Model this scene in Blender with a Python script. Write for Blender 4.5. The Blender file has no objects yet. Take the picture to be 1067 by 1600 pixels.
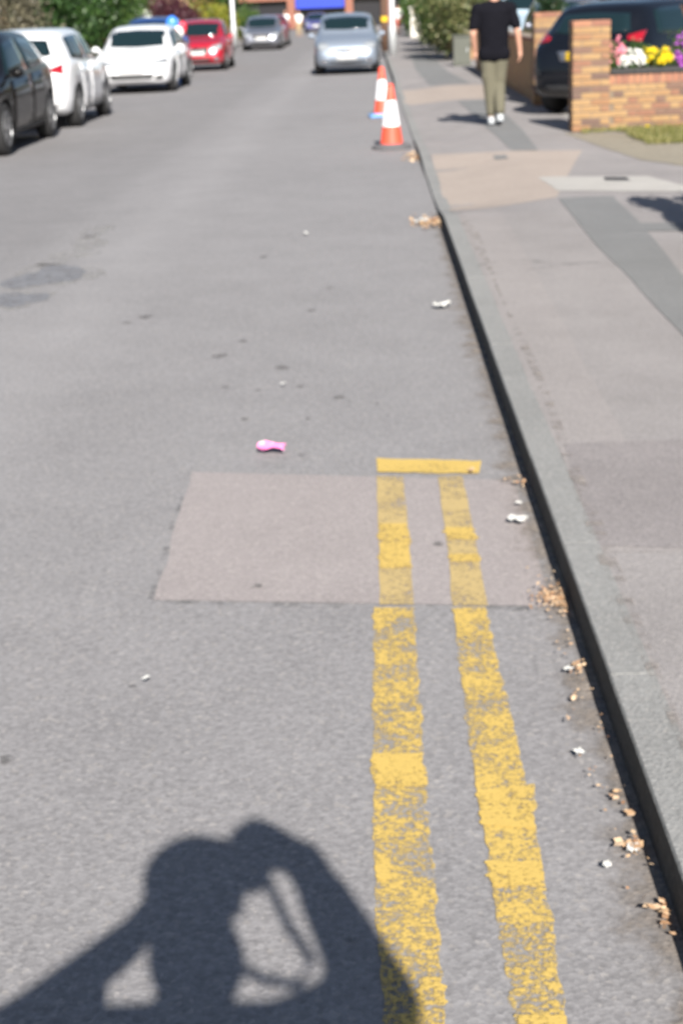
import bpy, bmesh, math, random
import numpy as np
from mathutils import Vector, Matrix
from mathutils.bvhtree import BVHTree

random.seed(7)
RNG = np.random.default_rng(7)
R = math.radians
scene = bpy.context.scene
COL = scene.collection

# ------------------------------------------------------------------ camera, world, sun, exposure
CAM_H = 1.617
FPX = 2342.0                       # focal length in photograph pixels (1067 x 1600)
PITCH, YAW, ROLL = R(18.53), R(1.74), R(2.41)   # looks down, a little left of the road direction (+Y), tilted
_fw = Vector((-math.sin(YAW) * math.cos(PITCH), math.cos(YAW) * math.cos(PITCH), -math.sin(PITCH)))
_r0 = Vector((math.cos(YAW), math.sin(YAW), 0)); _d0 = _fw.cross(_r0)
CR = _r0 * math.cos(ROLL) + _d0 * math.sin(ROLL)
CD = _d0 * math.cos(ROLL) - _r0 * math.sin(ROLL)
cam_data = bpy.data.cameras.new('camera')
cam_data.sensor_fit = 'VERTICAL'
cam_data.sensor_height = 36.0
cam_data.lens = 36.0 * FPX / 1600.0
cam_data.clip_start = 0.05
cam_data.clip_end = 3000
cam_data.dof.use_dof = True
cam_data.dof.focus_distance = 1.22
cam_data.dof.aperture_fstop = 11.8
cam = bpy.data.objects.new('camera', cam_data)
COL.objects.link(cam)
cam.location = (0, 0, CAM_H)
cam.rotation_euler = Matrix((CR, -CD, -_fw)).transposed().to_euler()
scene.camera = cam

SUN_EL = R(33)
SUN_AZ = R(9)                   # shadows fall this far to the left of +Y
world = bpy.data.worlds.new('World')
scene.world = world
world.use_nodes = True
wn = world.node_tree
sky = wn.nodes.new('ShaderNodeTexSky')
sky.sky_type = 'NISHITA'
sky.sun_disc = False
sky.sun_elevation = SUN_EL
sky.sun_rotation = math.pi - SUN_AZ
wn.nodes['Background'].inputs['Strength'].default_value = 0.05
wn.links.new(sky.outputs['Color'], wn.nodes['Background'].inputs['Color'])

sun_data = bpy.data.lights.new('sun', 'SUN')
sun_data.energy = 5.0
sun_data.angle = R(0.55)
sun_data.color = (1.0, 0.95, 0.88)
sun = bpy.data.objects.new('sun', sun_data)
COL.objects.link(sun)
sun_dir = Vector((math.sin(SUN_AZ) * math.cos(SUN_EL), -math.cos(SUN_AZ) * math.cos(SUN_EL), math.sin(SUN_EL)))
sun.rotation_euler = sun_dir.to_track_quat('Z', 'Y').to_euler()
sun.location = (6, -30, 30)

scene.view_settings.view_transform = 'Standard'
scene.view_settings.look = 'None'
scene.view_settings.gamma = 1
scene.view_settings.exposure = 1.04

# ------------------------------------------------------------------ helpers
def gp(x, y, z=0.0):
    """photograph pixel -> point on the horizontal plane at height z"""
    d = CR * (x - 533.5) + CD * (y - 800.0) + _fw * FPX
    t = (CAM_H - z) / -d.z
    return (d.x * t, d.y * t)

def column(x, Y, z=1.0):
    """photograph column x, met at distance Y along the road and height z -> X in metres"""
    k = (x - 533.5) / FPX
    P0 = Vector((0, Y, z - CAM_H))
    return (k * _fw.dot(P0) - CR.dot(P0)) / (CR.x - k * _fw.x)

class MB:
    def __init__(self):
        self.v = []; self.f = []
    def add(self, vs, fs):
        o = len(self.v)
        self.v += [tuple(p) for p in vs]
        self.f += [tuple(i + o for i in q) for q in fs]
        return self
    def box(self, c, s, rz=0.0, ch=0.0):
        x, y, z = s[0] / 2, s[1] / 2, s[2] / 2
        if ch:
            vs = []
            for sz in (-1, 1):
                for k, (zz, ins) in enumerate(((z, ch), (z - ch, 0))):
                    vs_ring = [(-x + ins, -y + ins), (x - ins, -y + ins), (x - ins, y - ins), (-x + ins, y - ins)]
                    vs.append([(p[0], p[1], sz * zz) for p in vs_ring])
            rings = [vs[0], vs[1], vs[3], vs[2]]
            pts = [p for r in rings for p in r]
            fs = [(3, 2, 1, 0), (12, 13, 14, 15)]
            for r in range(3):
                for k in range(4):
                    a, b = r * 4 + k, r * 4 + (k + 1) % 4
                    fs.append((a, b, b + 4, a + 4))
        else:
            pts = [(-x, -y, -z), (x, -y, -z), (x, y, -z), (-x, y, -z), (-x, -y, z), (x, -y, z), (x, y, z), (-x, y, z)]
            fs = [(3, 2, 1, 0), (4, 5, 6, 7), (0, 1, 5, 4), (1, 2, 6, 5), (2, 3, 7, 6), (3, 0, 4, 7)]
        cs, sn = math.cos(rz), math.sin(rz)
        return self.add([(c[0] + p[0] * cs - p[1] * sn, c[1] + p[0] * sn + p[1] * cs, c[2] + p[2]) for p in pts], fs)
    def lathe(self, prof, n=24, c=(0, 0, 0), axis='z', close=True):
        vs, fs = [], []
        for r, h in prof:
            for k in range(n):
                a = 2 * math.pi * k / n
                p = (r * math.cos(a), r * math.sin(a), h)
                if axis == 'y':
                    p = (p[0], p[2], p[1])
                elif axis == 'x':
                    p = (p[2], p[0], p[1])
                vs.append((p[0] + c[0], p[1] + c[1], p[2] + c[2]))
        m = len(prof)
        for i in range(m - 1):
            for k in range(n):
                a, b = i * n + k, i * n + (k + 1) % n
                fs.append((a, b, b + n, a + n))
        if close:
            fs.append(tuple(range(n - 1, -1, -1)))
            fs.append(tuple(range((m - 1) * n, m * n)))
        return self.add(vs, fs)
    def tube(self, pts, rad, n=8):
        pts = [Vector(p) for p in pts]
        rads = rad if isinstance(rad, (list, tuple)) else [rad] * len(pts)
        vs, fs = [], []
        for i, p in enumerate(pts):
            t = (pts[min(i + 1, len(pts) - 1)] - pts[max(i - 1, 0)]).normalized()
            up = Vector((0, 0, 1)) if abs(t.z) < 0.95 else Vector((1, 0, 0))
            a = t.cross(up).normalized(); b = t.cross(a)
            for k in range(n):
                an = 2 * math.pi * k / n
                vs.append(p + (a * math.cos(an) + b * math.sin(an)) * rads[i])
        for i in range(len(pts) - 1):
            for k in range(n):
                q, w = i * n + k, i * n + (k + 1) % n
                fs.append((q, q + n, w + n, w))
        fs.append(tuple(range(n))); fs.append(tuple(range(len(pts) * n - 1, (len(pts) - 1) * n - 1, -1)))
        return self.add(vs, fs)
    def ball(self, c, r, nu=12, nv=8):
        rx, ry, rz = r if isinstance(r, (list, tuple)) else (r, r, r)
        vs = [(c[0], c[1], c[2] - rz)]
        for i in range(1, nv):
            t = -math.pi / 2 + math.pi * i / nv
            for k in range(nu):
                a = 2 * math.pi * k / nu
                vs.append((c[0] + rx * math.cos(t) * math.cos(a), c[1] + ry * math.cos(t) * math.sin(a), c[2] + rz * math.sin(t)))
        vs.append((c[0], c[1], c[2] + rz))
        fs = []
        for k in range(nu):
            fs.append((0, 1 + (k + 1) % nu, 1 + k))
            fs.append((len(vs) - 1, 1 + (nv - 2) * nu + k, 1 + (nv - 2) * nu + (k + 1) % nu))
        for i in range(nv - 2):
            for k in range(nu):
                a, b = 1 + i * nu + k, 1 + i * nu + (k + 1) % nu
                fs.append((a, b, b + nu, a + nu))
        return self.add(vs, fs)
    def mesh(self, name, smooth=False):
        me = bpy.data.meshes.new(name)
        me.from_pydata(self.v, [], self.f)
        if smooth:
            me.polygons.foreach_set('use_smooth', [True] * len(me.polygons))
        me.update()
        return me
    def build(self, name, mat, parent=None, smooth=False, loc=None):
        return obj(name, self.mesh(name, smooth), mat, parent, loc)

def obj(name, me, mat, parent=None, loc=None):
    o = bpy.data.objects.new(name, me)
    COL.objects.link(o)
    if mat is not None and not me.materials:
        me.materials.append(mat)
    if parent is not None:
        o.parent = parent
    if loc is not None:
        o.location = loc
    return o

def tag(o, label=None, cat=None, group=None, kind=None):
    if label: o['label'] = label
    if cat: o['category'] = cat
    if group: o['group'] = group
    if kind: o['kind'] = kind
    return o

def thing(name, label, cat, loc=(0, 0, 0), rz=0.0, group=None):
    o = bpy.data.objects.new(name, None)
    o.empty_display_size = 0.2
    COL.objects.link(o)
    o.location = loc
    o.rotation_euler = (0, 0, rz)
    return tag(o, label, cat, group)

# ------------------------------------------------------------------ materials
def new_mat(name):
    m = bpy.data.materials.new(name)
    m.use_nodes = True
    return m, m.node_tree.nodes, m.node_tree.links, m.node_tree.nodes['Principled BSDF']

def simple(name, col, rough=0.6, metal=0.0, coat=0.0, var=0.0, scale=8.0, spec=0.5, bump=0.0):
    m, n, l, b = new_mat(name)
    b.inputs['Roughness'].default_value = rough
    b.inputs['Metallic'].default_value = metal
    b.inputs['Coat Weight'].default_value = coat
    b.inputs['Coat Roughness'].default_value = 0.03
    b.inputs['Specular IOR Level'].default_value = spec
    tc = n.new('ShaderNodeTexCoord')
    nz = n.new('ShaderNodeTexNoise'); nz.inputs['Scale'].default_value = scale; nz.inputs['Detail'].default_value = 5
    l.new(tc.outputs['Object'], nz.inputs['Vector'])
    mx = n.new('ShaderNodeMix'); mx.data_type = 'RGBA'
    mx.inputs['A'].default_value = tuple(c * (1 - var) for c in col) + (1,)
    mx.inputs['B'].default_value = tuple(min(1, c * (1 + var)) for c in col) + (1,)
    l.new(nz.outputs['Fac'], mx.inputs['Factor'])
    l.new(mx.outputs['Result'], b.inputs['Base Color'])
    if bump:
        bp = n.new('ShaderNodeBump'); bp.inputs['Strength'].default_value = bump; bp.inputs['Distance'].default_value = 0.01
        l.new(nz.outputs['Fac'], bp.inputs['Height']); l.new(bp.outputs['Normal'], b.inputs['Normal'])
    return m

def asphalt(name, col, tint=(1, 1, 1), grain=0.35, blot=0.14, bump=0.5, extra=None, fine=1.0):
    """aggregate in binder: stone chips, blotches and long wear, in object (= world) coordinates"""
    m, n, l, b = new_mat(name)
    b.inputs['Roughness'].default_value = 0.85
    b.inputs['Specular IOR Level'].default_value = 0.35
    tc = n.new('ShaderNodeTexCoord')
    vec = tc.outputs['Object']
    def noise(scale, detail=4, rough=0.55):
        t = n.new('ShaderNodeTexNoise'); t.inputs['Scale'].default_value = scale; t.inputs['Detail'].default_value = detail
        t.inputs['Roughness'].default_value = rough
        l.new(vec, t.inputs['Vector']); return t.outputs['Fac']
    vo = n.new('ShaderNodeTexVoronoi'); vo.inputs['Scale'].default_value = 95 * fine
    l.new(vec, vo.inputs['Vector'])
    sep = n.new('ShaderNodeSeparateColor'); l.new(vo.outputs['Color'], sep.inputs['Color'])
    def math_(op, a, c, clamp=False):
        t = n.new('ShaderNodeMath'); t.operation = op; t.use_clamp = clamp
        for i, q in enumerate((a, c)):
            if isinstance(q, (int, float)): t.inputs[i].default_value = q
            else: l.new(q, t.inputs[i])
        return t.outputs[0]
    g1 = math_('SUBTRACT', sep.outputs[0], 0.5)
    g2 = math_('SUBTRACT', noise(55 * fine, 5, 0.65), 0.5)
    bl = math_('SUBTRACT', noise(2.2, 5, 0.6), 0.5)
    bg = math_('SUBTRACT', noise(0.35, 3), 0.5)
    s = math_('ADD', math_('MULTIPLY', g1, grain * 0.8), math_('MULTIPLY', g2, grain * 2.6))
    s = math_('ADD', s, math_('MULTIPLY', bl, blot * 2))
    s = math_('ADD', s, math_('MULTIPLY', bg, blot * 1.6))
    if extra: s = math_('ADD', s, extra(n, l, tc, math_, noise))
    s = math_('ADD', s, 1.0)
    mul = n.new('ShaderNodeVectorMath'); mul.operation = 'SCALE'
    mul.inputs[0].default_value = tuple(col * t for t in tint)
    l.new(s, mul.inputs['Scale'])
    # a few pale and warm chips
    chip = n.new('ShaderNodeMix'); chip.data_type = 'RGBA'
    chip.inputs['B'].default_value = (col * 1.9, col * 1.75, col * 1.6, 1)
    l.new(math_('MULTIPLY', math_('GREATER_THAN', sep.outputs[1], 0.93), 0.25), chip.inputs['Factor'])
    l.new(mul.outputs[0], chip.inputs['A'])
    l.new(chip.outputs['Result'], b.inputs['Base Color'])
    bp = n.new('ShaderNodeBump'); bp.inputs['Strength'].default_value = bump; bp.inputs['Distance'].default_value = 0.004
    l.new(math_('ADD', vo.outputs['Distance'], noise(140 * fine, 3)), bp.inputs['Height'])
    l.new(bp.outputs['Normal'], b.inputs['Normal'])
    return m

def road_extra(n, l, tc, math_, noise):
    """the lane on the far side is an older, darker course; wheel tracks are polished pale"""
    sx = n.new('ShaderNodeSeparateXYZ'); l.new(tc.outputs['Object'], sx.inputs[0])
    wob = math_('MULTIPLY', math_('SUBTRACT', noise(0.9, 4), 0.5), 0.5)
    x = math_('ADD', sx.outputs[0], wob)
    mr = n.new('ShaderNodeMapRange'); mr.interpolation_type = 'SMOOTHSTEP'
    mr.inputs['From Min'].default_value = -2.75; mr.inputs['From Max'].default_value = -2.25
    mr.inputs['To Min'].default_value = -0.12; mr.inputs['To Max'].default_value = 0.0
    l.new(x, mr.inputs['Value'])
    tr = math_('SUBTRACT', 1.0, math_('MULTIPLY', math_('ABSOLUTE', math_('ADD', x, 1.75), 0), 2.2), True)
    return math_('ADD', mr.outputs[0], math_('MULTIPLY', tr, 0.10))

M = {}
M['road'] = asphalt('road_asphalt', 0.212, (1.015, 0.985, 1.0), grain=0.34, bump=0.22, extra=road_extra)
M['road_patch'] = asphalt('reinstated_asphalt', 0.25, (1.07, 0.965, 0.95), grain=0.26, bump=0.25, fine=1.3)
M['seam'] = asphalt('tar_seam', 0.165, grain=0.5)
M['pave'] = asphalt('pavement_asphalt', 0.235, (1.05, 0.985, 0.97), grain=0.26, blot=0.22, fine=1.5)
M['pave_old'] = asphalt('pavement_asphalt_pale', 0.245, (1.06, 0.982, 0.96), grain=0.26, blot=0.22, fine=1.5)
M['pave_dark'] = asphalt('trench_asphalt', 0.175, (0.99, 1.0, 1.0), grain=0.22, fine=1.5)
M['pave_mid'] = asphalt('pavement_asphalt_purplish', 0.205, (1.06, 0.975, 0.97), grain=0.30, blot=0.24, fine=1.4)
M['pave_red'] = asphalt('crossing_red_asphalt', 0.30, (1.11, 0.94, 0.82), grain=0.25, fine=1.4)
M['concrete'] = asphalt('concrete_slab', 0.36, (1.04, 1.0, 0.94), grain=0.12, fine=2)
M['kerb'] = asphalt('kerb_concrete', 0.225, (1.0, 1.0, 0.975), grain=0.30, blot=0.2, fine=1.4)
M['earth'] = asphalt('dry_verge_earth', 0.21, (1.12, 1.0, 0.78), grain=0.5)
M['stain'] = asphalt('old_gum_stain', 0.145, (1.05, 1, 0.97), grain=0.3)
M['worn'] = asphalt('worn_through_asphalt', 0.17, (0.96, 0.98, 1.06), grain=0.3)
M['worn_edge'] = asphalt('worn_edge_asphalt', 0.28, (1.02, 1.0, 0.97), grain=0.4)
M['ground'] = asphalt('ground_earth', 0.16, (1.1, 1.0, 0.8), grain=0.4)

def patchy(m, scale, lo, hi, ramp=None):
    """a thin deposit that covers the surface below only in places"""
    n, l = m.node_tree.nodes, m.node_tree.links
    b = n['Principled BSDF']; tc = n.new('ShaderNodeTexCoord')
    nz = n.new('ShaderNodeTexNoise'); nz.inputs['Scale'].default_value = scale; nz.inputs['Detail'].default_value = 7; nz.inputs['Roughness'].default_value = 0.68
    l.new(tc.outputs['Object'], nz.inputs['Vector'])
    v = nz.outputs['Fac']
    if ramp:
        sx = n.new('ShaderNodeSeparateXYZ'); l.new(tc.outputs['Object'], sx.inputs[0])
        r = n.new('ShaderNodeMapRange'); r.inputs['From Min'].default_value = ramp[0]; r.inputs['From Max'].default_value = ramp[1]
        r.inputs['To Min'].default_value = -0.35; r.inputs['To Max'].default_value = 0.12
        l.new(sx.outputs[0], r.inputs['Value'])
        ad = n.new('ShaderNodeMath'); l.new(v, ad.inputs[0]); l.new(r.outputs[0], ad.inputs[1]); v = ad.outputs[0]
    mr = n.new('ShaderNodeMapRange'); mr.interpolation_type = 'SMOOTHSTEP'
    mr.inputs['From Min'].default_value = lo; mr.inputs['From Max'].default_value = hi
    l.new(v, mr.inputs['Value'])
    tr = n.new('ShaderNodeBsdfTransparent'); ms = n.new('ShaderNodeMixShader')
    l.new(mr.outputs[0], ms.inputs[0]); l.new(tr.outputs[0], ms.inputs[1]); l.new(b.outputs[0], ms.inputs[2])
    l.new(ms.outputs[0], n['Material Output'].inputs['Surface'])
    return m
M['dust'] = patchy(asphalt('gutter_dust', 0.21, (1.12, 0.97, 0.84), grain=0.4), 6, 0.35, 0.75, (0.34, 0.51))
M['edge_dust'] = patchy(asphalt('joint_dust', 0.25, (1.09, 0.98, 0.90), grain=0.4), 11, 0.46, 0.72)
M['stain'] = patchy(M['stain'], 40, 0.32, 0.75)
M['worn'] = patchy(M['worn'], 9, 0.33, 0.50)
M['worn_edge'] = patchy(M['worn_edge'], 9, 0.42, 0.66)
M['seam'] = patchy(M['seam'], 9, 0.46, 0.85)
M['crack'] = patchy(asphalt('hairline_crack', 0.17, grain=0.3), 5, 0.42, 0.62)
M['kerb_face'] = asphalt('kerb_face_grime_shade', 0.038, (1.0, 0.98, 0.97), grain=0.5, blot=0.25)  # grimy upright side, blackened further to paint in its shade

def worn_paint(name, wear, dull=0.0):
    """yellow thermoplastic that has flaked off the stones: gaps let the asphalt below show"""
    m, n, l, b = new_mat(name)
    b.inputs['Roughness'].default_value = 0.65
    tc = n.new('ShaderNodeTexCoord')
    def noise(scale, detail=6, rough=0.6, off=0.0):
        t = n.new('ShaderNodeTexNoise'); t.inputs['Scale'].default_value = scale; t.inputs['Detail'].default_value = detail
        t.inputs['Roughness'].default_value = rough
        mp = n.new('ShaderNodeMapping'); mp.inputs['Location'].default_value = (off, off * 2, 0)
        l.new(tc.outputs['Object'], mp.inputs['Vector']); l.new(mp.outputs[0], t.inputs['Vector'])
        return t.outputs['Fac']
    def math_(op, a, c):
        t = n.new('ShaderNodeMath'); t.operation = op
        for i, q in enumerate((a, c)):
            if isinstance(q, (int, float)): t.inputs[i].default_value = q
            else: l.new(q, t.inputs[i])
        return t.outputs[0]
    base = n.new('ShaderNodeMix'); base.data_type = 'RGBA'
    mixc = lambda c: tuple(a + (g_ - a) * dull for a, g_ in zip(c, (0.26, 0.24, 0.22))) + (1,)
    base.inputs['A'].default_value = mixc((0.49, 0.345, 0.095))
    base.inputs['B'].default_value = mixc((0.56, 0.39, 0.10))
    l.new(noise(30), base.inputs['Factor'])
    l.new(base.outputs['Result'], b.inputs['Base Color'])
    vo = n.new('ShaderNodeTexVoronoi'); vo.inputs['Scale'].default_value = 60; vo.feature = 'SMOOTH_F1'
    l.new(tc.outputs['Object'], vo.inputs['Vector'])
    thick = math_('ADD', math_('MULTIPLY', noise(110, 3, 0.6), 1.15), math_('MULTIPLY', noise(9, 5, 0.6, 3.1), 0.7))
    thick = math_('SUBTRACT', thick, math_('MULTIPLY', vo.outputs['Distance'], 0.25))
    # the paint was laid in patches along the line: some runs are thick, others thin
    mp = n.new('ShaderNodeMapping'); mp.inputs['Scale'].default_value = (2.0, 4.0, 1)
    l.new(tc.outputs['Object'], mp.inputs['Vector'])
    run = n.new('ShaderNodeTexNoise'); run.inputs['Scale'].default_value = 1.3; run.inputs['Detail'].default_value = 3
    l.new(mp.outputs[0], run.inputs['Vector'])
    thick = math_('ADD', thick, math_('MULTIPLY', math_('SUBTRACT', run.outputs['Fac'], 0.5), 0.6))
    mr = n.new('ShaderNodeMapRange')
    mr.inputs['From Min'].default_value = wear - 0.16; mr.inputs['From Max'].default_value = wear + 0.14
    l.new(thick, mr.inputs['Value'])
    tr = n.new('ShaderNodeBsdfTransparent'); ms = n.new('ShaderNodeMixShader')
    l.new(mr.outputs[0], ms.inputs[0]); l.new(tr.outputs[0], ms.inputs[1]); l.new(b.outputs[0], ms.inputs[2])
    l.new(ms.outputs[0], n['Material Output'].inputs['Surface'])
    bp = n.new('ShaderNodeBump'); bp.inputs['Strength'].default_value = 0.4; bp.inputs['Distance'].default_value = 0.004
    l.new(thick, bp.inputs['Height']); l.new(bp.outputs['Normal'], b.inputs['Normal'])
    return m
M['yellow_worn'] = worn_paint('yellow_paint_flaked', 0.80)
M['yellow_thin'] = worn_paint('yellow_paint_thin', 0.70, 0.36)
M['yellow_full'] = worn_paint('yellow_paint_fresh', 0.58)
M['yellow_dab'] = worn_paint('yellow_paint_dab', 0.67)

def leaf_mat(name, cols, trans=0.35, rough=0.5):
    m, n, l, b = new_mat(name)
    g = n.new('ShaderNodeNewGeometry')
    cr = n.new('ShaderNodeValToRGB')
    el = cr.color_ramp.elements
    el[0].color = cols[0] + (1,); el[1].color = cols[-1] + (1,)
    for i, c in enumerate(cols[1:-1]):
        e = el.new((i + 1) / (len(cols) - 1)); e.color = c + (1,)
    l.new(g.outputs['Random Per Island'], cr.inputs['Fac'])
    l.new(cr.outputs['Color'], b.inputs['Base Color'])
    b.inputs['Roughness'].default_value = rough
    t = n.new('ShaderNodeBsdfTranslucent'); ms = n.new('ShaderNodeMixShader'); ms.inputs[0].default_value = trans
    l.new(cr.outputs['Color'], t.inputs['Color'])
    l.new(b.outputs[0], ms.inputs[1]); l.new(t.outputs[0], ms.inputs[2])
    l.new(ms.outputs[0], n['Material Output'].inputs['Surface'])
    return m
M['leaf_dark'] = leaf_mat('leaf_dark_green', [(0.018, 0.05, 0.012), (0.035, 0.085, 0.02), (0.07, 0.14, 0.03)])
M['leaf_mid'] = leaf_mat('leaf_mid_green', [(0.03, 0.08, 0.015), (0.07, 0.14, 0.03), (0.13, 0.19, 0.05)])
M['leaf_olive'] = leaf_mat('leaf_olive', [(0.06, 0.10, 0.03), (0.15, 0.17, 0.06), (0.28, 0.26, 0.12)])
M['leaf_grey'] = leaf_mat('leaf_grey_brown', [(0.08, 0.075, 0.05), (0.14, 0.13, 0.085), (0.2, 0.18, 0.12)])
M['leaf_maroon'] = leaf_mat('leaf_maroon', [(0.03, 0.008, 0.014), (0.07, 0.018, 0.028), (0.11, 0.03, 0.04)])
M['leaf_lime'] = leaf_mat('leaf_yellow_green', [(0.12, 0.16, 0.02), (0.25, 0.27, 0.03), (0.38, 0.34, 0.05)])
M['leaf_conifer'] = leaf_mat('leaf_conifer', [(0.012, 0.035, 0.014), (0.025, 0.06, 0.022), (0.04, 0.085, 0.03)])
M['leaf_dry'] = leaf_mat('leaf_fallen', [(0.36, 0.19, 0.10), (0.54, 0.36, 0.21), (0.66, 0.50, 0.34), (0.46, 0.27, 0.15)], 0.1)
M['grass'] = leaf_mat('grass_blades', [(0.10, 0.13, 0.03), (0.22, 0.22, 0.07), (0.36, 0.31, 0.13)])
M['petal_white'] = leaf_mat('petal_white', [(0.7, 0.7, 0.66), (0.85, 0.85, 0.84)], 0.2)
M['petal_yellow'] = leaf_mat('petal_yellow', [(0.7, 0.5, 0.005), (0.85, 0.66, 0.01)], 0.2)
M['petal_pink'] = leaf_mat('petal_pink', [(0.65, 0.15, 0.22), (0.8, 0.35, 0.38), (0.75, 0.1, 0.3)], 0.2)
M['petal_purple'] = leaf_mat('petal_purple', [(0.22, 0.03, 0.30), (0.40, 0.08, 0.48), (0.55, 0.16, 0.6)], 0.2)
M['bark'] = simple('bark', (0.11, 0.08, 0.055), 0.9, var=0.3, scale=20, bump=0.6)

def brick_piece(name, cols):
    m, n, l, b = new_mat(name)
    oi = n.new('ShaderNodeObjectInfo'); cr = n.new('ShaderNodeValToRGB'); cr.color_ramp.interpolation = 'CONSTANT'
    el = cr.color_ramp.elements
    el[0].color = cols[0] + (1,); el[1].position = 1.0 / len(cols); el[1].color = cols[1] + (1,)
    for i, c in enumerate(cols[2:]):
        e = el.new((i + 2) / len(cols)); e.color = c + (1,)
    l.new(oi.outputs['Random'], cr.inputs['Fac'])
    tc = n.new('ShaderNodeTexCoord'); nz = n.new('ShaderNodeTexNoise'); nz.inputs['Scale'].default_value = 35; nz.inputs['Detail'].default_value = 6
    l.new(tc.outputs['Object'], nz.inputs['Vector'])
    mr = n.new('ShaderNodeMapRange'); mr.inputs['To Min'].default_value = 0.65; mr.inputs['To Max'].default_value = 1.3
    l.new(nz.outputs['Fac'], mr.inputs['Value'])
    vm = n.new('ShaderNodeVectorMath'); vm.operation = 'SCALE'
    l.new(cr.outputs['Color'], vm.inputs[0]); l.new(mr.outputs[0], vm.inputs['Scale'])
    l.new(vm.outputs[0], b.inputs['Base Color'])
    b.inputs['Roughness'].default_value = 0.9
    bp = n.new('ShaderNodeBump'); bp.inputs['Strength'].default_value = 0.5; bp.inputs['Distance'].default_value = 0.005
    l.new(nz.outputs['Fac'], bp.inputs['Height']); l.new(bp.outputs['Normal'], b.inputs['Normal'])
    return m
M['brick_stock'] = brick_piece('brick_yellow_stock', [(0.29, 0.178, 0.085), (0.24, 0.13, 0.075), (0.30, 0.19, 0.092), (0.16, 0.095, 0.07), (0.28, 0.165, 0.08), (0.22, 0.11, 0.07), (0.29, 0.18, 0.085), (0.13, 0.082, 0.065), (0.25, 0.135, 0.07)])
M['brick_red'] = brick_piece('brick_red_coping', [(0.28, 0.125, 0.08), (0.31, 0.15, 0.09), (0.24, 0.11, 0.075)])
M['mortar'] = simple('mortar', (0.17, 0.135, 0.10), 0.95, var=0.2, scale=60)

def brick_wall(name, c1, c2, mortar):
    m, n, l, b = new_mat(name)
    tc = n.new('ShaderNodeTexCoord')
    sx = n.new('ShaderNodeSeparateXYZ'); l.new(tc.outputs['Object'], sx.inputs[0])
    ad = n.new('ShaderNodeMath'); l.new(sx.outputs[0], ad.inputs[0]); l.new(sx.outputs[1], ad.inputs[1])
    cb = n.new('ShaderNodeCombineXYZ'); l.new(ad.outputs[0], cb.inputs[0]); l.new(sx.outputs[2], cb.inputs[1])
    br = n.new('ShaderNodeTexBrick'); br.inputs['Scale'].default_value = 1
    br.inputs['Brick Width'].default_value = 0.225; br.inputs['Row Height'].default_value = 0.075; br.inputs['Mortar Size'].default_value = 0.008
    br.inputs['Color1'].default_value = c1 + (1,); br.inputs['Color2'].default_value = c2 + (1,); br.inputs['Mortar'].default_value = mortar + (1,)
    l.new(cb.outputs[0], br.inputs['Vector'])
    l.new(br.outputs['Color'], b.inputs['Base Color'])
    b.inputs['Roughness'].default_value = 0.9
    bp = n.new('ShaderNodeBump'); bp.inputs['Distance'].default_value = 0.008; bp.invert = True
    l.new(br.outputs['Fac'], bp.inputs['Height']); l.new(bp.outputs['Normal'], b.inputs['Normal'])
    return m
M['wall_tan'] = brick_wall('house_brick_tan', (0.40, 0.24, 0.13), (0.32, 0.18, 0.10), (0.36, 0.30, 0.22))
M['wall_red'] = brick_wall('house_brick_red', (0.30, 0.10, 0.06), (0.24, 0.085, 0.055), (0.25, 0.2, 0.16))
M['wall_stock'] = brick_wall('garden_wall_brick', (0.40, 0.23, 0.09), (0.30, 0.15, 0.07), (0.3, 0.24, 0.16))
M['render'] = simple('painted_render', (0.62, 0.6, 0.55), 0.85, var=0.08, scale=5)
M['roof'] = simple('roof_tiles', (0.16, 0.075, 0.05), 0.85, var=0.25, scale=14, bump=0.5)
M['white_paint'] = simple('white_gloss_paint', (0.75, 0.75, 0.74), 0.4, var=0.04)
M['glass'] = simple('window_glass', (0.02, 0.025, 0.03), 0.04, spec=0.8)
M['car_glass'] = simple('car_glass', (0.008, 0.018, 0.022), 0.03, spec=0.35)
M['tyre'] = simple('tyre_rubber', (0.02, 0.02, 0.021), 0.85, var=0.2, scale=30)
M['rim'] = simple('alloy_rim', (0.22, 0.225, 0.235), 0.45, 0.7, var=0.05)
M['black_plastic'] = simple('black_plastic', (0.018, 0.018, 0.019), 0.5, var=0.15)
M['lamp_clear'] = simple('headlamp_lens', (0.27, 0.29, 0.31), 0.15, 0.1, 1.0, var=0.1, scale=40)
M['lamp_red'] = simple('tail_lamp_lens', (0.27, 0.006, 0.014), 0.1, 0, 1.0, var=0.15, scale=30)
M['lamp_smoke'] = simple('smoked_headlamp', (0.16, 0.18, 0.2), 0.12, 0.3, 1.0, var=0.3, scale=40)
M['plate_white'] = simple('number_plate_white', (0.48, 0.48, 0.48), 0.4, var=0.05, scale=40)
M['plate_yellow'] = simple('number_plate_yellow', (0.75, 0.48, 0.02), 0.4, var=0.05, scale=40)
M['chrome'] = simple('chrome_trim', (0.8, 0.8, 0.82), 0.12, 1.0)
M['steel'] = simple('galvanised_steel', (0.50, 0.52, 0.53), 0.5, 0.4, var=0.1, scale=12)
M['wood_dark'] = simple('dark_timber', (0.10, 0.055, 0.035), 0.85, var=0.3, scale=15, bump=0.4)
M['cone_red'] = simple('cone_red_plastic', (0.80, 0.085, 0.045), 0.5, var=0.10, scale=14)
M['cone_white'] = simple('cone_reflective_white', (0.80, 0.80, 0.83), 0.45, var=0.05, scale=20)
M['cone_base'] = simple('cone_rubber_base', (0.10, 0.10, 0.105), 0.85, var=0.25, scale=20, bump=0.4)
M['cone_blue'] = simple('cone_blue_base', (0.16, 0.33, 0.62), 0.6, var=0.12, scale=14)
M['skin'] = simple('skin', (0.50, 0.27, 0.19), 0.5, var=0.08, scale=20)
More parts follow.
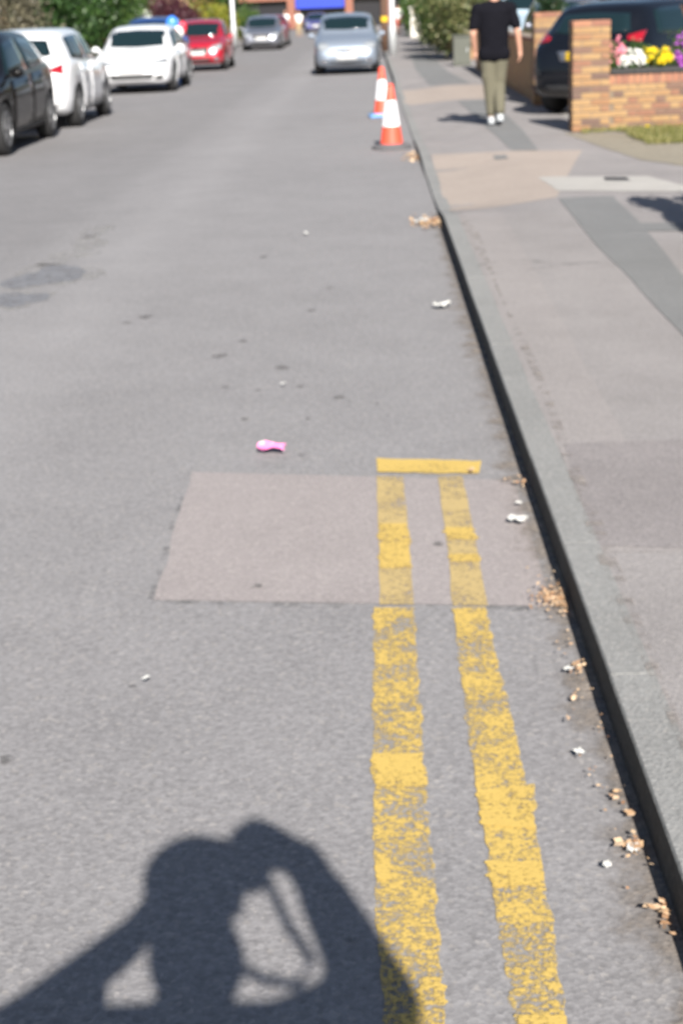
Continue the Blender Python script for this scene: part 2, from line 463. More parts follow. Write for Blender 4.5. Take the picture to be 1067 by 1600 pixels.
M['shirt_black'] = simple('black_cotton', (0.006, 0.006, 0.009), 0.95, var=0.2, scale=14, bump=0.3, spec=0.1)
M['olive'] = simple('olive_cotton_twill', (0.105, 0.098, 0.068), 0.9, var=0.18, scale=9, bump=0.4)
M['shoe_white'] = simple('white_trainer', (0.46, 0.49, 0.51), 0.6, var=0.08)
M['shoe_dark'] = simple('dark_sole', (0.03, 0.035, 0.05), 0.7)
M['hair_dark'] = simple('dark_hair', (0.02, 0.014, 0.01), 0.6, var=0.3, scale=60, bump=0.5)
M['cloth_white'] = simple('white_cloth', (0.78, 0.78, 0.77), 0.9, var=0.06, scale=10, bump=0.2)
M['cloth_navy'] = simple('navy_cloth', (0.03, 0.035, 0.07), 0.9, var=0.2, scale=10)
M['cloth_tan'] = simple('tan_cloth', (0.35, 0.26, 0.15), 0.9, var=0.1, scale=10)
M['cloth_pink'] = simple('red_shorts_cloth', (0.5, 0.15, 0.12), 0.9, var=0.1)
M['awning_blue'] = simple('blue_awning', (0.012, 0.04, 0.42), 0.6, var=0.1)
M['dark_interior'] = simple('dark_shop_front', (0.02, 0.02, 0.024), 0.25)
M['pink_foil'] = simple('pink_foil', (0.85, 0.22, 0.50), 0.35, 0.0, 0.4, var=0.15, scale=30)
M['paper'] = simple('white_paper', (0.50, 0.50, 0.48), 0.8, var=0.06, scale=20)
M['blue_gloss'] = simple('blue_vinyl', (0.05, 0.22, 0.75), 0.25, 0, 0.8, var=0.2)
M['red_gloss'] = simple('red_vinyl', (0.75, 0.03, 0.06), 0.25, 0, 0.8, var=0.1)
M['box_green'] = simple('green_cabinet_paint', (0.075, 0.08, 0.065), 0.6, var=0.12)

def paint(name, col, metal=0.0, rough=0.35):
    return simple(name, col, rough, metal, 1.0, var=0.03, scale=2)
M['car_black'] = simple('car_paint_black', (0.006, 0.0055, 0.0055), 0.25, 0, 0.32, var=0.03, spec=0.1)
M['car_navy'] = simple('car_paint_dark_navy', (0.005, 0.006, 0.009), 0.25, 0, 0.6, var=0.03, spec=0.15)
M['car_white'] = paint('car_paint_white', (0.74, 0.75, 0.77))
M['car_red'] = paint('car_paint_red', (0.40, 0.012, 0.03), 0.25)
M['car_maroon'] = paint('car_paint_maroon', (0.22, 0.015, 0.03), 0.2)
M['car_silver'] = paint('car_paint_silver_blue', (0.23, 0.27, 0.33), 0.35, 0.45)
M['car_grey'] = paint('car_paint_grey', (0.22, 0.23, 0.27), 0.6, 0.35)
M['car_blue'] = paint('car_paint_blue', (0.02, 0.06, 0.22), 0.3)
M['car_purple'] = paint('car_paint_purple', (0.10, 0.10, 0.28), 0.4)
M['car_pale'] = paint('car_paint_pale_blue', (0.45, 0.58, 0.68), 0.2)

# ------------------------------------------------------------------ ground, road, kerbs, pavement
KX0, KX1 = 0.513, 0.622            # kerb face and kerb back
KH = 0.108
LKX = -6.72                        # left kerb face
def kerb_h(y):
    pts = [(-50, KH), (11.6, KH), (12.6, 0.022), (15.6, 0.022), (16.4, 0.07), (18.3, 0.07), (19.4, 0.02), (33, 0.02), (34, KH), (400, KH)]
    return float(np.interp(y, [p[0] for p in pts], [p[1] for p in pts]))
def pave_z(x, y):
    k = kerb_h(y)
    t = min(1.0, max(0.0, (x - KX1) / 1.0)); t = t * t * (3 - 2 * t)
    return k + (0.10 - k) * t - 0.003

g = MB().add([(-900, -600, -0.06), (900, -600, -0.06), (900, 1500, -0.06), (-900, 1500, -0.06)], [(0, 1, 2, 3)]).build('ground', M['ground'])
tag(g, kind='structure')
road = MB().add([(LKX - 0.02, -60, 0), (KX0 + 0.02, -60, 0), (KX0 + 0.02, 170, 0), (LKX - 0.02, 170, 0)], [(0, 1, 2, 3)]).build('road', M['road'])
tag(road, kind='structure')

def sheet(name, top, bottom, zf, mat, parent, n=8, wob=0.0):
    """ribbon between two polylines of ground points (x, y), draped on height function zf"""
    k = len(top)
    m = MB(); vs = []
    for i in range(k):
        a, b = top[i], bottom[i]
        for j in range(n + 1):
            t = j / n
            x, y = a[0] + (b[0] - a[0]) * t, a[1] + (b[1] - a[1]) * t
            vs.append((x, y, zf(x, y)))
    fs = []
    for i in range(k - 1):
        for j in range(n):
            q = i * (n + 1) + j
            fs.append((q, q + 1, q + n + 2, q + n + 1))
    m.add(vs, fs)
    me = m.mesh(name)
    if me.polygons and me.polygons[0].normal.z < 0:
        me.flip_normals()
    return obj(name, me, mat, parent)

def resample(pts, n, jit=0.0, sm=3):
    pts = np.array(pts, float)
    d = np.concatenate([[0], np.cumsum(np.hypot(*np.diff(pts, axis=0).T))])
    s = np.linspace(0, d[-1], n)
    out = np.stack([np.interp(s, d, pts[:, 0]), np.interp(s, d, pts[:, 1])], 1)
    if jit:
        nz = RNG.normal(0, jit, (n, 2))
        for _ in range(sm):
            nz[1:-1] = (nz[:-2] + nz[1:-1] * 2 + nz[2:]) / 4
        nz[:, 1 if np.ptp(pts[:, 1]) > np.ptp(pts[:, 0]) else 0] = 0
        nz[0] *= 0.3; nz[-1] *= 0.3
        out += nz
    return [tuple(p) for p in out]

flat = lambda z: (lambda x, y: z)
# reinstated trench in the road (pinkish rectangle that runs under the yellow lines), its tar seam first
P = [gp(*q) for q in [(301, 738), (830, 750), (868, 948), (240, 938)]]
Pleft = [gp(301, 738), gp(283, 800), gp(262, 870), gp(240, 938)]
sheet('patch_seam', resample([(p[0] - 0.018, p[1]) for p in Pleft], 20, 0.004), resample([(p[0] + 0.05, p[1]) for p in Pleft], 20), flat(0.0012), M['seam'], road, 1)
sheet('patch_seam', resample([gp(240, 934), gp(560, 942), gp(868, 948)], 40, 0.006), resample([gp(240, 943), gp(560, 951), gp(868, 956)], 40, 0.004), flat(0.0012), M['seam'], road, 1)
sheet('asphalt_patch', resample(Pleft, 24, 0.008), resample([(KX0 - 0.05, P[1][1]), (KX0 - 0.05, P[2][1])], 24), flat(0.002), M['road_patch'], road, 10)
# thin dusty strip in the gutter
ys = np.linspace(-3, 12.4, 70)
gw = 0.17 + 0.03 * np.clip(np.convolve(RNG.random(78), np.ones(9) / 9, 'valid') * 2 - 0.45, 0, 1)
sheet('gutter_dust', [(KX0 - w, y) for w, y in zip(gw, ys)], [(KX0 + 0.01, y) for y in ys], flat(0.003), M['dust'], road, 2)

# double yellow lines with their end bar
def line(ledge, redge, mat, n, jit=0.004, z=0.0042, name='yellow_line'):
    L = [gp(*p) if p[1] < 1700 else p[2:] for p in ledge]
    Rr = [gp(*p) if p[1] < 1700 else p[2:] for p in redge]
    return sheet(name, resample(L, n, jit), resample(Rr, n, jit), flat(z), mat, road, 3)
line([(588, 745), (592, 850), (594, 946)], [(630, 745), (640, 850), (647, 946)], M['yellow_thin'], 30)
line([(684, 745), (700, 850), (709, 948)], [(722, 745), (745, 850), (762, 948)], M['yellow_thin'], 30)
lq = [gp(*p) for p in [(584, 951), (582, 1190), (588, 1400), (598, 1600)]]
rq = [gp(*p) for p in [(647, 951), (662, 1190), (681, 1400), (694, 1600)]]
ext = lambda q: q + [(q[-1][0] + (q[-1][0] - q[0][0]) * 2.2, q[-1][1] - 6.0)]
sheet('yellow_line', resample(ext(lq), 700, 0.005, 2), resample(ext(rq), 700, 0.005, 2), flat(0.0042), M['yellow_worn'], road, 3)
lq = [gp(*p) for p in [(706, 951), (735, 1170), (765, 1360), (803, 1600)]]
rq = [gp(*p) for p in [(757, 951), (800, 1130), (835, 1290), (855, 1400), (884, 1600)]]
sheet('yellow_line', resample(ext(lq), 700, 0.005, 2), resample(ext(rq), 700, 0.005, 2), flat(0.0042), M['yellow_worn'], road, 3)
sheet('yellow_end_bar', resample([gp(588, 718), gp(680, 720), gp(752, 722)], 40, 0.006), resample([gp(590, 739), gp(680, 741), gp(748, 741)], 40, 0.006), flat(0.0052), M['yellow_full'], road, 3)
# thicker repainted dabs that sit on the flaked lines
for quad, in [([(582, 1180), (662, 1180), (668, 1232), (590, 1232)],), ([(744, 1238), (838, 1228), (832, 1298), (752, 1292)],), ([(760, 1348), (848, 1350), (850, 1388), (768, 1388)],),
              ([(590, 820), (638, 820), (642, 890), (592, 890)],), ([(693, 826), (738, 826), (745, 845), (698, 845)],), ([(585, 1338), (610, 1338), (612, 1378), (588, 1378)],),
              ([(700, 868), (748, 868), (752, 880), (703, 880)],), ([(806, 1590), (884, 1590), (890, 1640), (812, 1640)],), ([(652, 1530), (692, 1530), (696, 1575), (656, 1575)],)]:
    q = [gp(*p) for p in quad]
    sheet('paint_dab', resample([q[0], q[3]], 22, 0.008, 2), resample([q[1], q[2]], 22, 0.008, 2), flat(0.0058), M['yellow_dab'], road, 3)

# blobs: gum, oil and flattened leaf marks on the carriageway, worn-through places near its crown
def blob_sheet(name, c, rx, ry, z, mat, parent, n=14, jag=0.25):
    vs = [(c[0], c[1], z)]
    ph = RNG.random(3) * 6
    for k in range(n):
        a = 2 * math.pi * k / n
        r = 1 + jag * (math.sin(2 * a + ph[0]) * 0.5 + math.sin(3 * a + ph[1]) * 0.4 + RNG.normal(0, 0.25))
        vs.append((c[0] + rx * r * math.cos(a), c[1] + ry * r * math.sin(a), z))
    return MB().add(vs, [(0, 1 + k, 1 + (k + 1) % n) for k in range(n)]).build(name, mat, parent)
for (x, y, r) in [(343, 557, 11), (228, 496, 12), (383, 656, 7), (482, 656, 5), (472, 712, 7), (402, 918, 8), (11, 1189, 11), (352, 606, 7), (380, 534, 7), (530, 622, 9), (514, 451, 6),
                  (590, 633, 4), (685, 852, 9), (403, 611, 5), (470, 605, 6), (440, 575, 12), (412, 402, 7), (487, 486, 7), (207, 1075, 6), (548, 1470, 9), (200, 505, 7)]:
    c = gp(x, y); s = (gp(x + r, y)[0] - c[0])
    blob_sheet('stain', c, s, s * RNG.uniform(0.9, 1.5), 0.0066, M['stain'], road)
for (x, y, rx, ry) in [(75, 432, 50, 16), (32, 468, 34, 12), (105, 402, 30, 10), (140, 378, 22, 8), (150, 362, 22, 6)]:
    c = gp(x, y); s = gp(x + rx, y)[0] - c[0]; d = gp(x, y - ry)[1] - c[1]
    blob_sheet('worn_edge', c, s * 1.12, d * 1.35, 0.0012, M['worn_edge'], road, 26, 0.42)
    if y > 420:
        blob_sheet('worn_patch', c, s, d, 0.002, M['worn'], road, 26, 0.38)

# right-hand pavement with its dished crossing
xs = np.concatenate([np.linspace(KX1 - 0.01, 1.9, 12), [2.4, 3.2, 14.0]])
ysg = np.concatenate([np.arange(-40, 8, 4.0), np.arange(8, 36, 0.35), np.arange(36, 145, 5.0)])
pv = MB(); nv = len(ysg)
pv.add([(x, y, pave_z(x, y)) for x in xs for y in ysg],
       [(i * nv + j, (i + 1) * nv + j, (i + 1) * nv + j + 1, i * nv + j + 1) for i in range(len(xs) - 1) for j in range(nv - 1)])
pavement = tag(pv.build('pavement', M['pave']), kind='structure')
def pz(dz): return lambda x, y: pave_z(x, y) + dz * 0.35
def pquad(name, tl, tr, br, bl, mat, dz, n=12, jit=0.008):
    a = [gp(*p, 0.09) for p in tl] if isinstance(tl[0], tuple) else [gp(*tl, 0.09), gp(*bl, 0.09)]
    b = [gp(*p, 0.09) for p in tr] if isinstance(tr[0], tuple) else [gp(*tr, 0.09), gp(*br, 0.09)]
    return sheet(name, resample(a, 24, jit), resample(b, 24, jit), pz(dz), mat, pavement, n)
L_ = lambda *p: list(p)
pquad('pale_asphalt', [(712, 328), (836, 616), (935, 870)], [(780, 322), (930, 616), (1085, 870)], None, None, M['pave_old'], 0.004, 14, 0.02)
pquad('purple_asphalt', [(880, 700), (930, 862)], [(1120, 690), (1300, 870)], None, None, M['pave_mid'], 0.008)
pquad('red_crossing', [(674, 238), (702, 326)], [(908, 236), (868, 309)], None, None, M['pave_red'], 0.006, 14)
pquad('trench_strip', [(872, 311), (905, 355), (975, 430), (1060, 520), (1160, 640)], [(958, 308), (1000, 352), (1052, 420), (1140, 500), (1260, 620)], None, None, M['pave_dark'], 0.010, 8, 0.012)
pquad('cross_strip', [(918, 352), (925, 364)], [(1100, 350), (1110, 362)], None, None, M['pave_dark'], 0.013, 6)
pquad('concrete_slab', [(840, 278), (872, 300)], [(1010, 277), (1110, 302)], None, None, M['concrete'], 0.012, 8)
pquad('cover_plate', [(942, 279), (945, 284)], [(978, 279), (984, 284)], None, None, M['black_plastic'], 0.018, 4, 0)
pquad('cover_plate', [(770, 243), (773, 248)], [(790, 243), (794, 248)], None, None, M['pave_dark'], 0.018, 4, 0)
pquad('red_crossing', [(625, 136), (633, 157)], [(755, 133), (765, 155)], None, None, M['pave_red'], 0.006, 12)
pquad('trench_strip', [(715, 158), (765, 205), (800, 236)], [(765, 157), (815, 203), (840, 236)], None, None, M['pave_dark'], 0.011, 6, 0.015)
pquad('trench_strip', [(640, 84), (650, 112), (672, 132)], [(668, 84), (700, 112), (735, 131)], None, None, M['pave_dark'], 0.010, 6, 0.02)
pquad('dusty_edge', [(716, 330), (840, 616), (940, 870), (1045, 1112), (1290, 1700)], [(726, 330), (853, 616), (958, 870), (1066, 1112), (1330, 1700)], None, None, M['edge_dust'], 0.016, 3, 0.02)
for pts in ([(745, 420), (800, 408), (880, 416), (950, 410)], [(760, 432), (820, 426), (870, 418)]):
    a = [gp(*p, 0.09) for p in pts]
    sheet('crack', resample(a, 30, 0.02), [(q[0], q[1] - 0.03) for q in resample(a, 30, 0.02)], pz(0.014), M['crack'], pavement, 1)
# dry verge below the brick wall
vt = [gp(p, 208, 0.1) for p in (880, 960, 1040, 1120, 1300)]
vb = [gp(*p, 0.1) for p in ((955, 236), (985, 246), (1050, 258), (1130, 262), (1300, 265))]
verge = sheet('verge', resample(vt, 30, 0.02), resample(vb, 30, 0.05), flat(0.101), M['earth'], None, 6)
tag(verge, kind='structure')
drive = MB().add([(2.65, 19.1, 0.104), (9.0, 19.1, 0.104), (9.0, 23.6, 0.104), (2.65, 23.6, 0.104)], [(0, 1, 2, 3)]).build('driveway', M['concrete'])
tag(drive, kind='structure')

# kerbs, stone by stone
kerb = thing('kerb', 'x', 'x'); del kerb['label'], kerb['category']; tag(kerb, kind='structure')
def kerb_stone(parent, x0, x1, y0, y1, h0, h1, flip=1):
    c = 0.007
    prof = lambda h: [(x0, -0.15), (x0 + 0.003, h - c), (x0 + c, h), (x1, h), (x1, -0.15)]
    vs = [(p[0], y0, p[1]) for p in prof(h0)] + [(p[0], y1, p[1]) for p in prof(h1)]
    fs = [(k, k + 1, k + 6, k + 5) for k in range(4)] + [(4, 3, 2, 1, 0), (5, 6, 7, 8, 9)]
    me = MB().add(vs, fs).mesh('kerb_stone')
    bm = bmesh.new(); bm.from_mesh(me); bmesh.ops.recalc_face_normals(bm, faces=bm.faces); bm.to_mesh(me); bm.free()
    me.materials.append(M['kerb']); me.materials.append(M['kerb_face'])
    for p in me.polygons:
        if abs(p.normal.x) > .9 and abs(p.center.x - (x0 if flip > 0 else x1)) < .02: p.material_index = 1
    return obj('kerb_stone', me, None, parent)
y = -5.0
while y < 75:
    j = RNG.normal(0, 0.0010)
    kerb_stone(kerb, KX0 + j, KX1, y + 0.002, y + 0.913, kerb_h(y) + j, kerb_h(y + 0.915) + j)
    y += 0.915
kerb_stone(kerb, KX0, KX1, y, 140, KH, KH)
kerb2 = thing('kerb', 'x', 'x'); del kerb2['label'], kerb2['category']; tag(kerb2, kind='structure')
y = 14.0
while y < 60:
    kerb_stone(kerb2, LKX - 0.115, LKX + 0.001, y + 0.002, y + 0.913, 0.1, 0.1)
    y += 0.915
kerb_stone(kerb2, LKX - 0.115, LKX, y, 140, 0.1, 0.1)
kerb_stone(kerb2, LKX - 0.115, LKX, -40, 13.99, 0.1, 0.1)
lp = MB().add([(-14, -40, 0.097), (LKX - 0.11, -40, 0.097), (LKX - 0.11, 140, 0.097), (-14, 140, 0.097)], [(0, 1, 2, 3)]).build('pavement', M['pave'])
tag(lp, kind='structure')

# ------------------------------------------------------------------ vehicles
def pchip(pts, u):
    x = np.array([p[0] for p in pts], float); y = np.array([p[1] for p in pts], float)
    h = np.diff(x); d = np.diff(y) / h
    m = np.zeros(len(x)); m[0], m[-1] = d[0], d[-1]
    for i in range(1, len(x) - 1):
        if d[i - 1] * d[i] > 0:
            w1, w2 = 2 * h[i] + h[i - 1], h[i] + 2 * h[i - 1]
            m[i] = (w1 + w2) / (w1 / d[i - 1] + w2 / d[i])
    k = np.clip(np.searchsorted(x, u) - 1, 0, len(h) - 1)
    t = (u - x[k]) / h[k]
    return (2*t**3-3*t**2+1)*y[k] + (t**3-2*t**2+t)*h[k]*m[k] + (-2*t**3+3*t**2)*y[k+1] + (t**3-t**2)*h[k]*m[k+1]

HATCH = dict(
    top=[(0, .44), (.012, .60), (.05, .72), (.115, .92), (.16, .965), (.30, .995), (.45, 1.0), (.55, .975), (.61, .93), (.755, .665), (.80, .635), (.90, .585), (.965, .52), (.99, .44), (1, .34)],
    belt=[(0, .40), (.03, .58), (.1, .65), (.3, .64), (.6, .605), (.74, .59), (.9, .535), (.97, .46), (1, .30)],
    bot=[(0, .22), (.04, .155), (.1, .13), (.9, .13), (.97, .15), (1, .2)],
    w=[(0, .72), (.02, .87), (.1, .965), (.25, 1), (.75, 1), (.9, .955), (.96, .88), (.99, .74), (1, .60)],
    wr=[(0, .66), (.1, .68), (.2, .72), (.5, .74), (.61, .745), (.755, .82), (.9, .80), (1, .50)],
    wind=(.61, .755), rear=(.03, .115))
MPV = dict(HATCH, top=[(0, .46), (.01, .62), (.04, .74), (.08, .93), (.13, .97), (.30, .998), (.45, 1.0), (.56, .98), (.63, .93), (.80, .66), (.84, .63), (.92, .57), (.97, .50), (.99, .43), (1, .34)],
           belt=[(0, .42), (.03, .58), (.1, .63), (.3, .62), (.6, .59), (.78, .58), (.9, .52), (.97, .45), (1, .30)], wr=[(0, .68), (.1, .70), (.2, .74), (.5, .76), (.63, .76), (.80, .82), (.9, .80), (1, .52)])
COUPE = dict(HATCH, top=[(0, .46), (.012, .62), (.05, .70), (.10, .745), (.26, .93), (.33, .975), (.45, 1.0), (.55, .98), (.61, .93), (.755, .665), (.80, .635), (.90, .585), (.965, .52), (.99, .44), (1, .34)])

def car(name, label, paint_mat, loc, rz, L=4.2, W=1.75, H=1.46, shape=HATCH, wr=0.315, group=None, front='plain', rear='plain', full=True, cat='car', tz=0.0, pzr=.455):
    t = thing(name, label, cat, loc, rz, group)
    us = 0.5 - 0.5 * np.cos(np.linspace(0, math.pi, 57))
    S = {k: pchip(shape[k], us) for k in ('top', 'belt', 'bot', 'w', 'wr')}
    rings = []
    for i, u in enumerate(us):
        w = S['w'][i] * W / 2; zb = S['bot'][i] * H; zl = S['belt'][i] * H; zt = max(S['top'][i] * H, S['belt'][i] * H + .01)
        wt = min(S['wr'][i] * W / 2, w * .94)
        k = min(1.0, (zt - zl) / .25)
        dz = zl - zb
        half = [(0, zb), (.55 * w, zb), (.84 * w, zb + .008), (.955 * w, zb + .06), (.985 * w, zb + .33 * dz), (w, zb + .58 * dz), (.995 * w, zb + .82 * dz), (.965 * w, zl)]
        p0, p1 = (.955 * w, zl + .012 * k), (wt, zt - .055 * H * k - .01 * (1 - k))
        for q, bul in ((.25, .008), (.5, .014), (.75, .010)):
            half.append((p0[0] + (p1[0] - p0[0]) * q + bul * k, p0[1] + (p1[1] - p0[1]) * q))
        half += [p1, (wt * .93, zt - .026 * H * k - .006), (wt * .78, zt - .010 * H * k - .003), (wt * .4, zt - .002), (0, zt)]
        full_r = half + [(-a, b) for a, b in half[-2:0:-1]]
        rings.append([((u - .5) * L, a, b) for a, b in full_r])
    n = len(rings[0]); m = MB()
    vs = [p for r in rings for p in r]; fs = []
    for i in range(len(rings) - 1):
        for k in range(n):
            a, b = i * n + k, i * n + (k + 1) % n
            fs.append((a, b, b + n, a + n))
    fs.append(tuple(range(n - 1, -1, -1))); fs.append(tuple(range((len(rings) - 1) * n, len(rings) * n)))
    m.add(vs, fs)
    me = m.mesh('body', True)
    bm = bmesh.new(); bm.from_mesh(me); bmesh.ops.recalc_face_normals(bm, faces=bm.faces); bm.to_mesh(me)
    tree = BVHTree.FromBMesh(bm); bm.free()
    xf, xr = L / 2 - .20 * L, -L / 2 + .175 * L
    # wheel arches cut out of the shell
    cut = MB()
    for x in (xf, xr):
        for s in (-1, 1):
            cut.lathe([(wr + .045, s * (W / 2 - .27)), (wr + .045, s * (W / 2 + .2))], 28, (x, 0, wr - .005), 'y')
    cme = cut.mesh('cut'); cme.materials.append(M['black_plastic'])
    bm = bmesh.new(); bm.from_mesh(cme); bmesh.ops.recalc_face_normals(bm, faces=bm.faces); bm.to_mesh(cme); bm.free()
    me.materials.append(paint_mat); me.materials.append(M['black_plastic'])
    for p in cme.polygons: p.material_index = 1 if False else 0
    tmp = bpy.data.objects.new('tmp_body', me); cuto = bpy.data.objects.new('tmp_cut', cme)
    COL.objects.link(tmp); COL.objects.link(cuto)
    bo = tmp.modifiers.new('b', 'BOOLEAN'); bo.operation = 'DIFFERENCE'; bo.object = cuto; bo.solver = 'EXACT'
    dg = bpy.context.evaluated_depsgraph_get()
    nm = bpy.data.meshes.new_from_object(tmp.evaluated_get(dg))
    bpy.data.objects.remove(tmp); bpy.data.objects.remove(cuto)
    nm.name = 'body'
    obj('body', nm, None, t)

    def hit(axis, a, b, sgn):
        if axis == 'x': o, d = Vector((sgn * 5, a, b)), Vector((-sgn, 0, 0))
        elif axis == 'y': o, d = Vector((a, sgn * 5, b)), Vector((0, -sgn, 0))
        else: o, d = Vector((a, b, 5)), Vector((0, 0, -1))
        p, nn, _, _ = tree.ray_cast(o, d)
        if p is None:
            o2 = Vector((sgn * L * .48, a, b)) if axis == 'x' else Vector((a, sgn * W * .5, b))
            p, nn, _, _ = tree.find_nearest(o2)
        return p, nn
    def patch(nm_, axis, sgn, top, bot, mat, parent=t, off=.005, nu=8, nvv=5, depth=.02):
        """a shaped panel pressed onto the shell: top and bottom edge polylines in the projection plane"""
        T, B = resample(top, nu), resample(bot, nu)
        pts = []
        for j in range(nvv):
            for i in range(nu):
                q = j / (nvv - 1)
                a, b = T[i][0] + (B[i][0] - T[i][0]) * q, T[i][1] + (B[i][1] - T[i][1]) * q
                p, nn = hit(axis, a, b, sgn)
                pts.append((p + nn * off, p - nn * depth))
        k = len(pts)
        vs = [p[0] for p in pts] + [p[1] for p in pts]
        fs = []
        for j in range(nvv - 1):
            for i in range(nu - 1):
                q = j * nu + i
                fs.append((q, q + 1, q + nu + 1, q + nu))
        rim = [i for i in range(nu)] + [j * nu + nu - 1 for j in range(1, nvv)] + [(nvv - 1) * nu + i for i in range(nu - 2, -1, -1)] + [j * nu for j in range(nvv - 2, 0, -1)]
        for i in range(len(rim)):
            a, b = rim[i], rim[(i + 1) % len(rim)]
            fs.append((b, a, a + k, b + k))
        me_ = MB().add(vs, fs).mesh(nm_, True)
        b_ = bmesh.new(); b_.from_mesh(me_); bmesh.ops.recalc_face_normals(b_, faces=b_.faces)
        b_.to_mesh(me_); b_.free()
        me_.polygons.foreach_set('use_smooth', [i < (nu - 1) * (nvv - 1) for i in range(len(me_.polygons))])
        return obj(nm_, me_, mat, parent)
    X = lambda u: (u - .5) * L
    zb = lambda u: float(pchip(shape['belt'], np.array([u]))[0]) * H
    zt = lambda u: float(pchip(shape['top'], np.array([u]))[0]) * H
    hw = W / 2
    wu0, wu1 = shape['wind']; ru0, ru1 = shape['rear']
    patch('windscreen', 'x', 1, [(-.66 * hw, zt(wu0) - .022 * H), (0, zt(wu0) - .006 * H), (.66 * hw, zt(wu0) - .022 * H)],
          [(-.82 * hw, zt(wu1) + .022 * H), (0, zt(wu1) + .004 * H), (.82 * hw, zt(wu1) + .022 * H)], M['car_glass'], nu=12, nvv=7)
    rw = patch('rear_window', 'x', -1, [(-.56 * hw, zt(ru1) - .045 * H), (0, zt(ru1) - .03 * H), (.56 * hw, zt(ru1) - .045 * H)],
          [(-.66 * hw, zt(ru0) + .05 * H), (0, zt(ru0) + .03 * H), (.66 * hw, zt(ru0) + .05 * H)], M['car_glass'], nu=12, nvv=6)
    for s in (-1, 1):
        pl = .43
        ceil = lambda u: zt(u) - .078 * H
        patch('side_window', 'y', s, [(X(wu0 - .02), ceil(wu0 - .03)), (X(pl + .012), ceil(pl))], [(X(wu1 - .06), zb(wu1 - .06) + .03 * H), (X(pl + .012), zb(pl) + .028 * H)], M['car_glass'])
        patch('side_window', 'y', s, [(X(pl - .012), ceil(pl)), (X(.23), ceil(.23)), (X(.185), ceil(.2) - .02)], [(X(pl - .012), zb(pl) + .028 * H), (X(.22), zb(.2) + .03 * H), (X(.15), zb(.15) + .045 * H)], M['car_glass'])
        if full:
            for d0, d1 in ((.438, .70), (.235, .432)):
                dr = patch('door', 'y', s, [(X(d0), zb(d0) - .012), (X(d1), zb(d1) - .012)],
                           [(X(max(d0, .30 if d0 < .3 else 0)), .19 * H), (X(d1), .19 * H)], paint_mat, off=.006, depth=.01)
                p, nn = hit('y', X(d0 + .035), zb(d0) - .09, s)
                MB().box((p.x, p.y + s * .02, p.z), (.17, .03, .028), 0, .006).build('handle', paint_mat, dr)
        patch('sill_trim', 'y', s, [(X(.26), .175 * H), (X(.72), .175 * H)], [(X(.26), .14 * H), (X(.72), .14 * H)], M['black_plastic'], off=.008)
        mm = MB().ball((X(wu1 - .055), s * (hw + .075), zb(wu1) + .095), (.055, .095, .065), 12, 8)
        mm.tube([(X(wu1 - .05), s * (hw - .08), zb(wu1) + .05), (X(wu1 - .05), s * (hw + .05), zb(wu1) + .07)], .022, 8)
        mm.build('wing_mirror', paint_mat, t, True)
    # wheels
    for x in (xf, xr):
        for s in (-1, 1):
            yy = s * (hw - .115)
            prof = [(wr * .62, -.095), (wr * .86, -.105), (wr * .97, -.085), (wr, -.05), (wr, .05), (wr * .97, .085), (wr * .86, .105), (wr * .62, .095)]
            ty = MB().lathe(prof, 28, (0, 0, 0), 'y').build('wheel', M['tyre'], t, True, (x, yy, wr))
            rm = MB().lathe([(wr * .64, s * .05), (wr * .66, s * .108), (wr * .58, s * .112), (wr * .56, s * .075)], 28, axis='y', close=False)
            for k in range(5):
                a = 2 * math.pi * k / 5 + .3
                c, sn = math.cos(a), math.sin(a)
                w1, w2 = .035, .05
                r0, r1 = .03, wr * .62
                pp = [(r0 * c - w1 * sn, s * .112, r0 * sn + w1 * c), (r0 * c + w1 * sn, s * .112, r0 * sn - w1 * c), (r1 * c + w2 * sn, s * .107, r1 * sn - w2 * c), (r1 * c - w2 * sn, s * .107, r1 * sn + w2 * c)]
                rm.add(pp + [(p[0], p[1] - s * .03, p[2]) for p in pp], [(0, 1, 2, 3), (4, 5, 1, 0), (5, 6, 2, 1), (6, 7, 3, 2), (7, 4, 0, 3)])
            rm.lathe([(.05, s * .07), (.05, s * .118), (.03, s * .122)], 14, axis='y')
            rm.build('rim', M['rim'], ty)
    # front
    zf = lambda k: k * H
    for s in (-1, 1):
        if front == 'round':
            patch('headlight', 'x', 1, [(s * .50 * hw, zf(.485)), (s * .66 * hw, zf(.535)), (s * .86 * hw, zf(.535))], [(s * .52 * hw, zf(.43)), (s * .68 * hw, zf(.395)), (s * .87 * hw, zf(.43))], M['lamp_clear'], off=.01)
        elif front == 'slim':
            patch('headlight', 'x', 1, [(s * .44 * hw, zf(.462)), (s * .88 * hw, zf(.505))], [(s * .46 * hw, zf(.425)), (s * .88 * hw, zf(.445))], M['lamp_smoke'], off=.01)
        else:
            patch('headlight', 'x', 1, [(s * .50 * hw, zf(.475)), (s * .87 * hw, zf(.53))], [(s * .55 * hw, zf(.405)), (s * .88 * hw, zf(.42))], M['lamp_clear'], off=.01)
        p, nn = hit('x', s * .70 * hw, zf(.235), 1)
        fg = patch('fog_light', 'x', 1, [(s * .60 * hw, zf(.265)), (s * .78 * hw, zf(.265))], [(s * .60 * hw, zf(.205)), (s * .76 * hw, zf(.205))], M['chrome'] if front != 'slim' else M['black_plastic'], off=.006)
